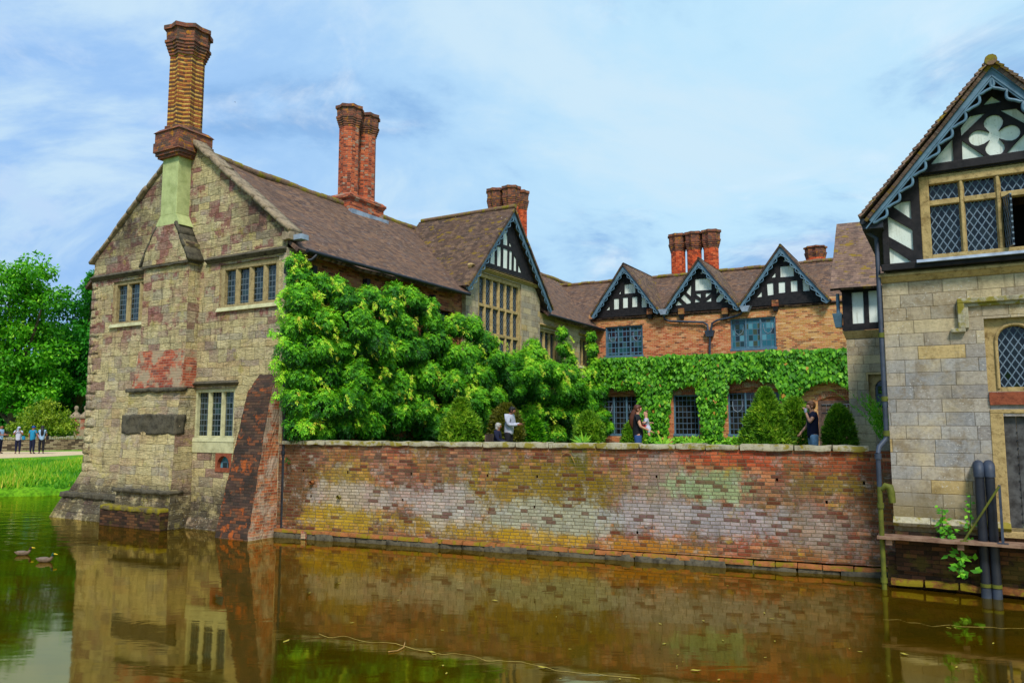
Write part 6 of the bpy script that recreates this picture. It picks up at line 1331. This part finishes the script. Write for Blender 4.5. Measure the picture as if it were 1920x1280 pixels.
# ------------------------------------------------------------------ ducks
DK = dict(b=cmat('duck_back', C(112,92,76)), g=cmat('duck_green_head', C(10,66,56), .35), y=cmat('duck_bill', C(206,176,30), .5), w=cmat('duck_pale', C(120,104,92)), d=cmat('duck_dark', C(50,36,30)))
def duck(X, Y, ang, lab, headm, sc=1.0):
    p = atz(X, Y, 0); M_ = Matrix.Translation(p) @ Matrix.Rotation(R(ang), 4, 'Z') @ Matrix.Translation((0, 0, 0)); e = empty('duck', ID, lab, 'duck', 'ducks on the moat', loc=p)
    s = sc
    bake_skin('body', [[((-.05*s, 0, .045*s), (.085*s, .07*s)), ((.06*s, 0, .05*s), (.085*s, .075*s)), ((.14*s, 0, .06*s), (.055*s, .05*s)), ((.17*s, 0, .13*s), .030*s), ((.185*s, 0, .19*s), .034*s), ((.20*s, 0, .205*s), .030*s)], [0, ((-.15*s, 0, .07*s), (.05*s, .04*s)), ((-.22*s, 0, .10*s), (.03*s, .012*s))]], DK['b'], e, M_)
    bake_skin('head', [[((.16*s, 0, .11*s), .034*s), ((.175*s, 0, .16*s), .034*s), ((.19*s, 0, .20*s), .040*s), ((.21*s, 0, .205*s), .034*s)]], headm, e, M_)
    bake_skin('bill', [[((.20*s, 0, .20*s), .024*s), ((.245*s, 0, .193*s), (.024*s, .016*s)), ((.30*s, 0, .180*s), (.022*s, .010*s))]], DK['y'], e, M_)
    for sg in (1, -1): bake_skin('wing', [[((.06*s, sg*.062*s, .08*s), (.02*s, .035*s)), ((-.06*s, sg*.068*s, .085*s), (.02*s, .04*s)), ((-.17*s, sg*.025*s, .10*s), (.012*s, .02*s))]], DK['w'], e, M_)
duck(84, 1053, 8, 'drake with glossy green head and yellow bill, the nearer of two ducks', DK['g'], .85); duck(43, 1040, 20, 'further of two ducks on the moat, pale bodied with a dark head turned', DK['d'], .8)
# ------------------------------------------------------------------ floating bits
LF = simple('fallen_leaf', C(170,150,50), .6, C(120,120,40)); PL = simple('pale_petal', C(220,214,190), .6)
base = None
for i in range(46):
    X, Y = rng.uniform(520, 1900), rng.uniform(1090, 1275)
    p = atz(X, Y, .006)
    if base is None:
        m = MB(); m.add([(-.05, 0, .004), (-.02, .018, .008), (.02, .02, .006), (.06, .002, .012), (.02, -.018, .006), (-.02, -.016, .008), (0, 0, .0)], [(0, 1, 6), (1, 2, 6), (2, 3, 6), (3, 4, 6), (4, 5, 6), (5, 0, 6)]); base = m.build('floating_leaf', LF, None, Matrix.Translation(p), label='small yellowish leaf floating flat on the brown moat water', cat='leaf', group='leaves floating on the moat'); o = base
    else:
        o = base.copy(); COL.objects.link(o)
    o.matrix_basis = Matrix.Translation(p) @ Matrix.Rotation(rng.uniform(0, 6.3), 4, 'Z') @ Matrix.Scale(rng.uniform(.25, .8) if i % 9 else 1.3, 4)
def ribbon(pts, w, name, mat, lab, cat, z=.005, kind=None):
    P = []
    for i in range(len(pts)-1):
        for k in range(8):
            t = k/8; P.append(Vector(pts[i])*(1-t)+Vector(pts[i+1])*t)
    P.append(Vector(pts[-1])); q = [atz(p.x+pnoise(Vector((p.x*.02, 1, 0)))*8, p.y+pnoise(Vector((p.x*.03, 5, 0)))*7, z) for p in P]
    m = MB(); vs = []; fs = []
    for i, p in enumerate(q): ww_ = w*(.35+1.1*abs(pnoise(Vector((p.x*1.7, p.y, 2))))); vs += [(p.x, p.y-ww_, z), (p.x, p.y+ww_, z)]
    for i in range(len(q)-1): fs.append((2*i, 2*i+2, 2*i+3, 2*i+1))
    m.add(vs, fs); return m.build(name, mat, None, ID, label=lab, cat=cat, kind=kind)
SC = simple('scum', C(176,150,70), .7, C(140,116,44), 30)
ribbon([(598,1188), (660,1196), (700,1204), (740,1205), (780,1216), (830,1226), (870,1226), (910,1236), (980,1240), (1040,1256), (1110,1262), (1200,1272)], .014, 'scum_line', SC, 'long wavy pale line of scum drifting near the bottom of the picture', 'scum line')
ribbon([(1655,1160), (1720,1168), (1800,1174), (1925,1178)], .012, 'scum_line', SC, 'short faint line of scum on the water below the gatehouse', 'scum line')
m = MB(); p = [atz(*q, .012) for q in ((728, 1221), (745, 1219), (757, 1213), (759, 1204))]; m.tube(p, .008, 6); m.build('twig', MAT['dry'], None, ID, label='curved pale twig floating beside the scum line', cat='twig')
m = MB(); q = [W.on(*a, -.05) for a in ((1052, 870), (1053, 853), (1062, 848), (1070, 851), (1078, 868))]; m.tube([(a[0], -.05, a[1]) for a in q], .006, 6); m.build('dry_stem', MAT['dry'], None, W, label='dry arched stem hanging on the upper face of the moat wall', cat='stem')
# a bird high up
def bird(X, Y, d, lab, s=1.):
    p = atd(X, Y, d); M_ = Matrix.Translation(p) @ Matrix.Rotation(R(20), 4, 'Y'); m = MB()
    m.add([(0, -.35*s, .08*s), (.12*s, 0, 0), (0, .35*s, .08*s), (-.1*s, 0, 0), (.22*s, 0, .0), (-.25*s, 0, .01), (0, 0, -.04*s), (.45*s, .0, .1*s), (-.45*s, 0, .1*s)], [(1, 0, 3), (1, 2, 3), (4, 1, 6), (1, 3, 6), (3, 5, 6), (7, 1, 6), (8, 3, 6)]); m.build('bird', BLK, None, M_, label=lab, cat='bird')
bird(441, 192, 60, 'small dark bird flying high between the two tall chimneys', .4)
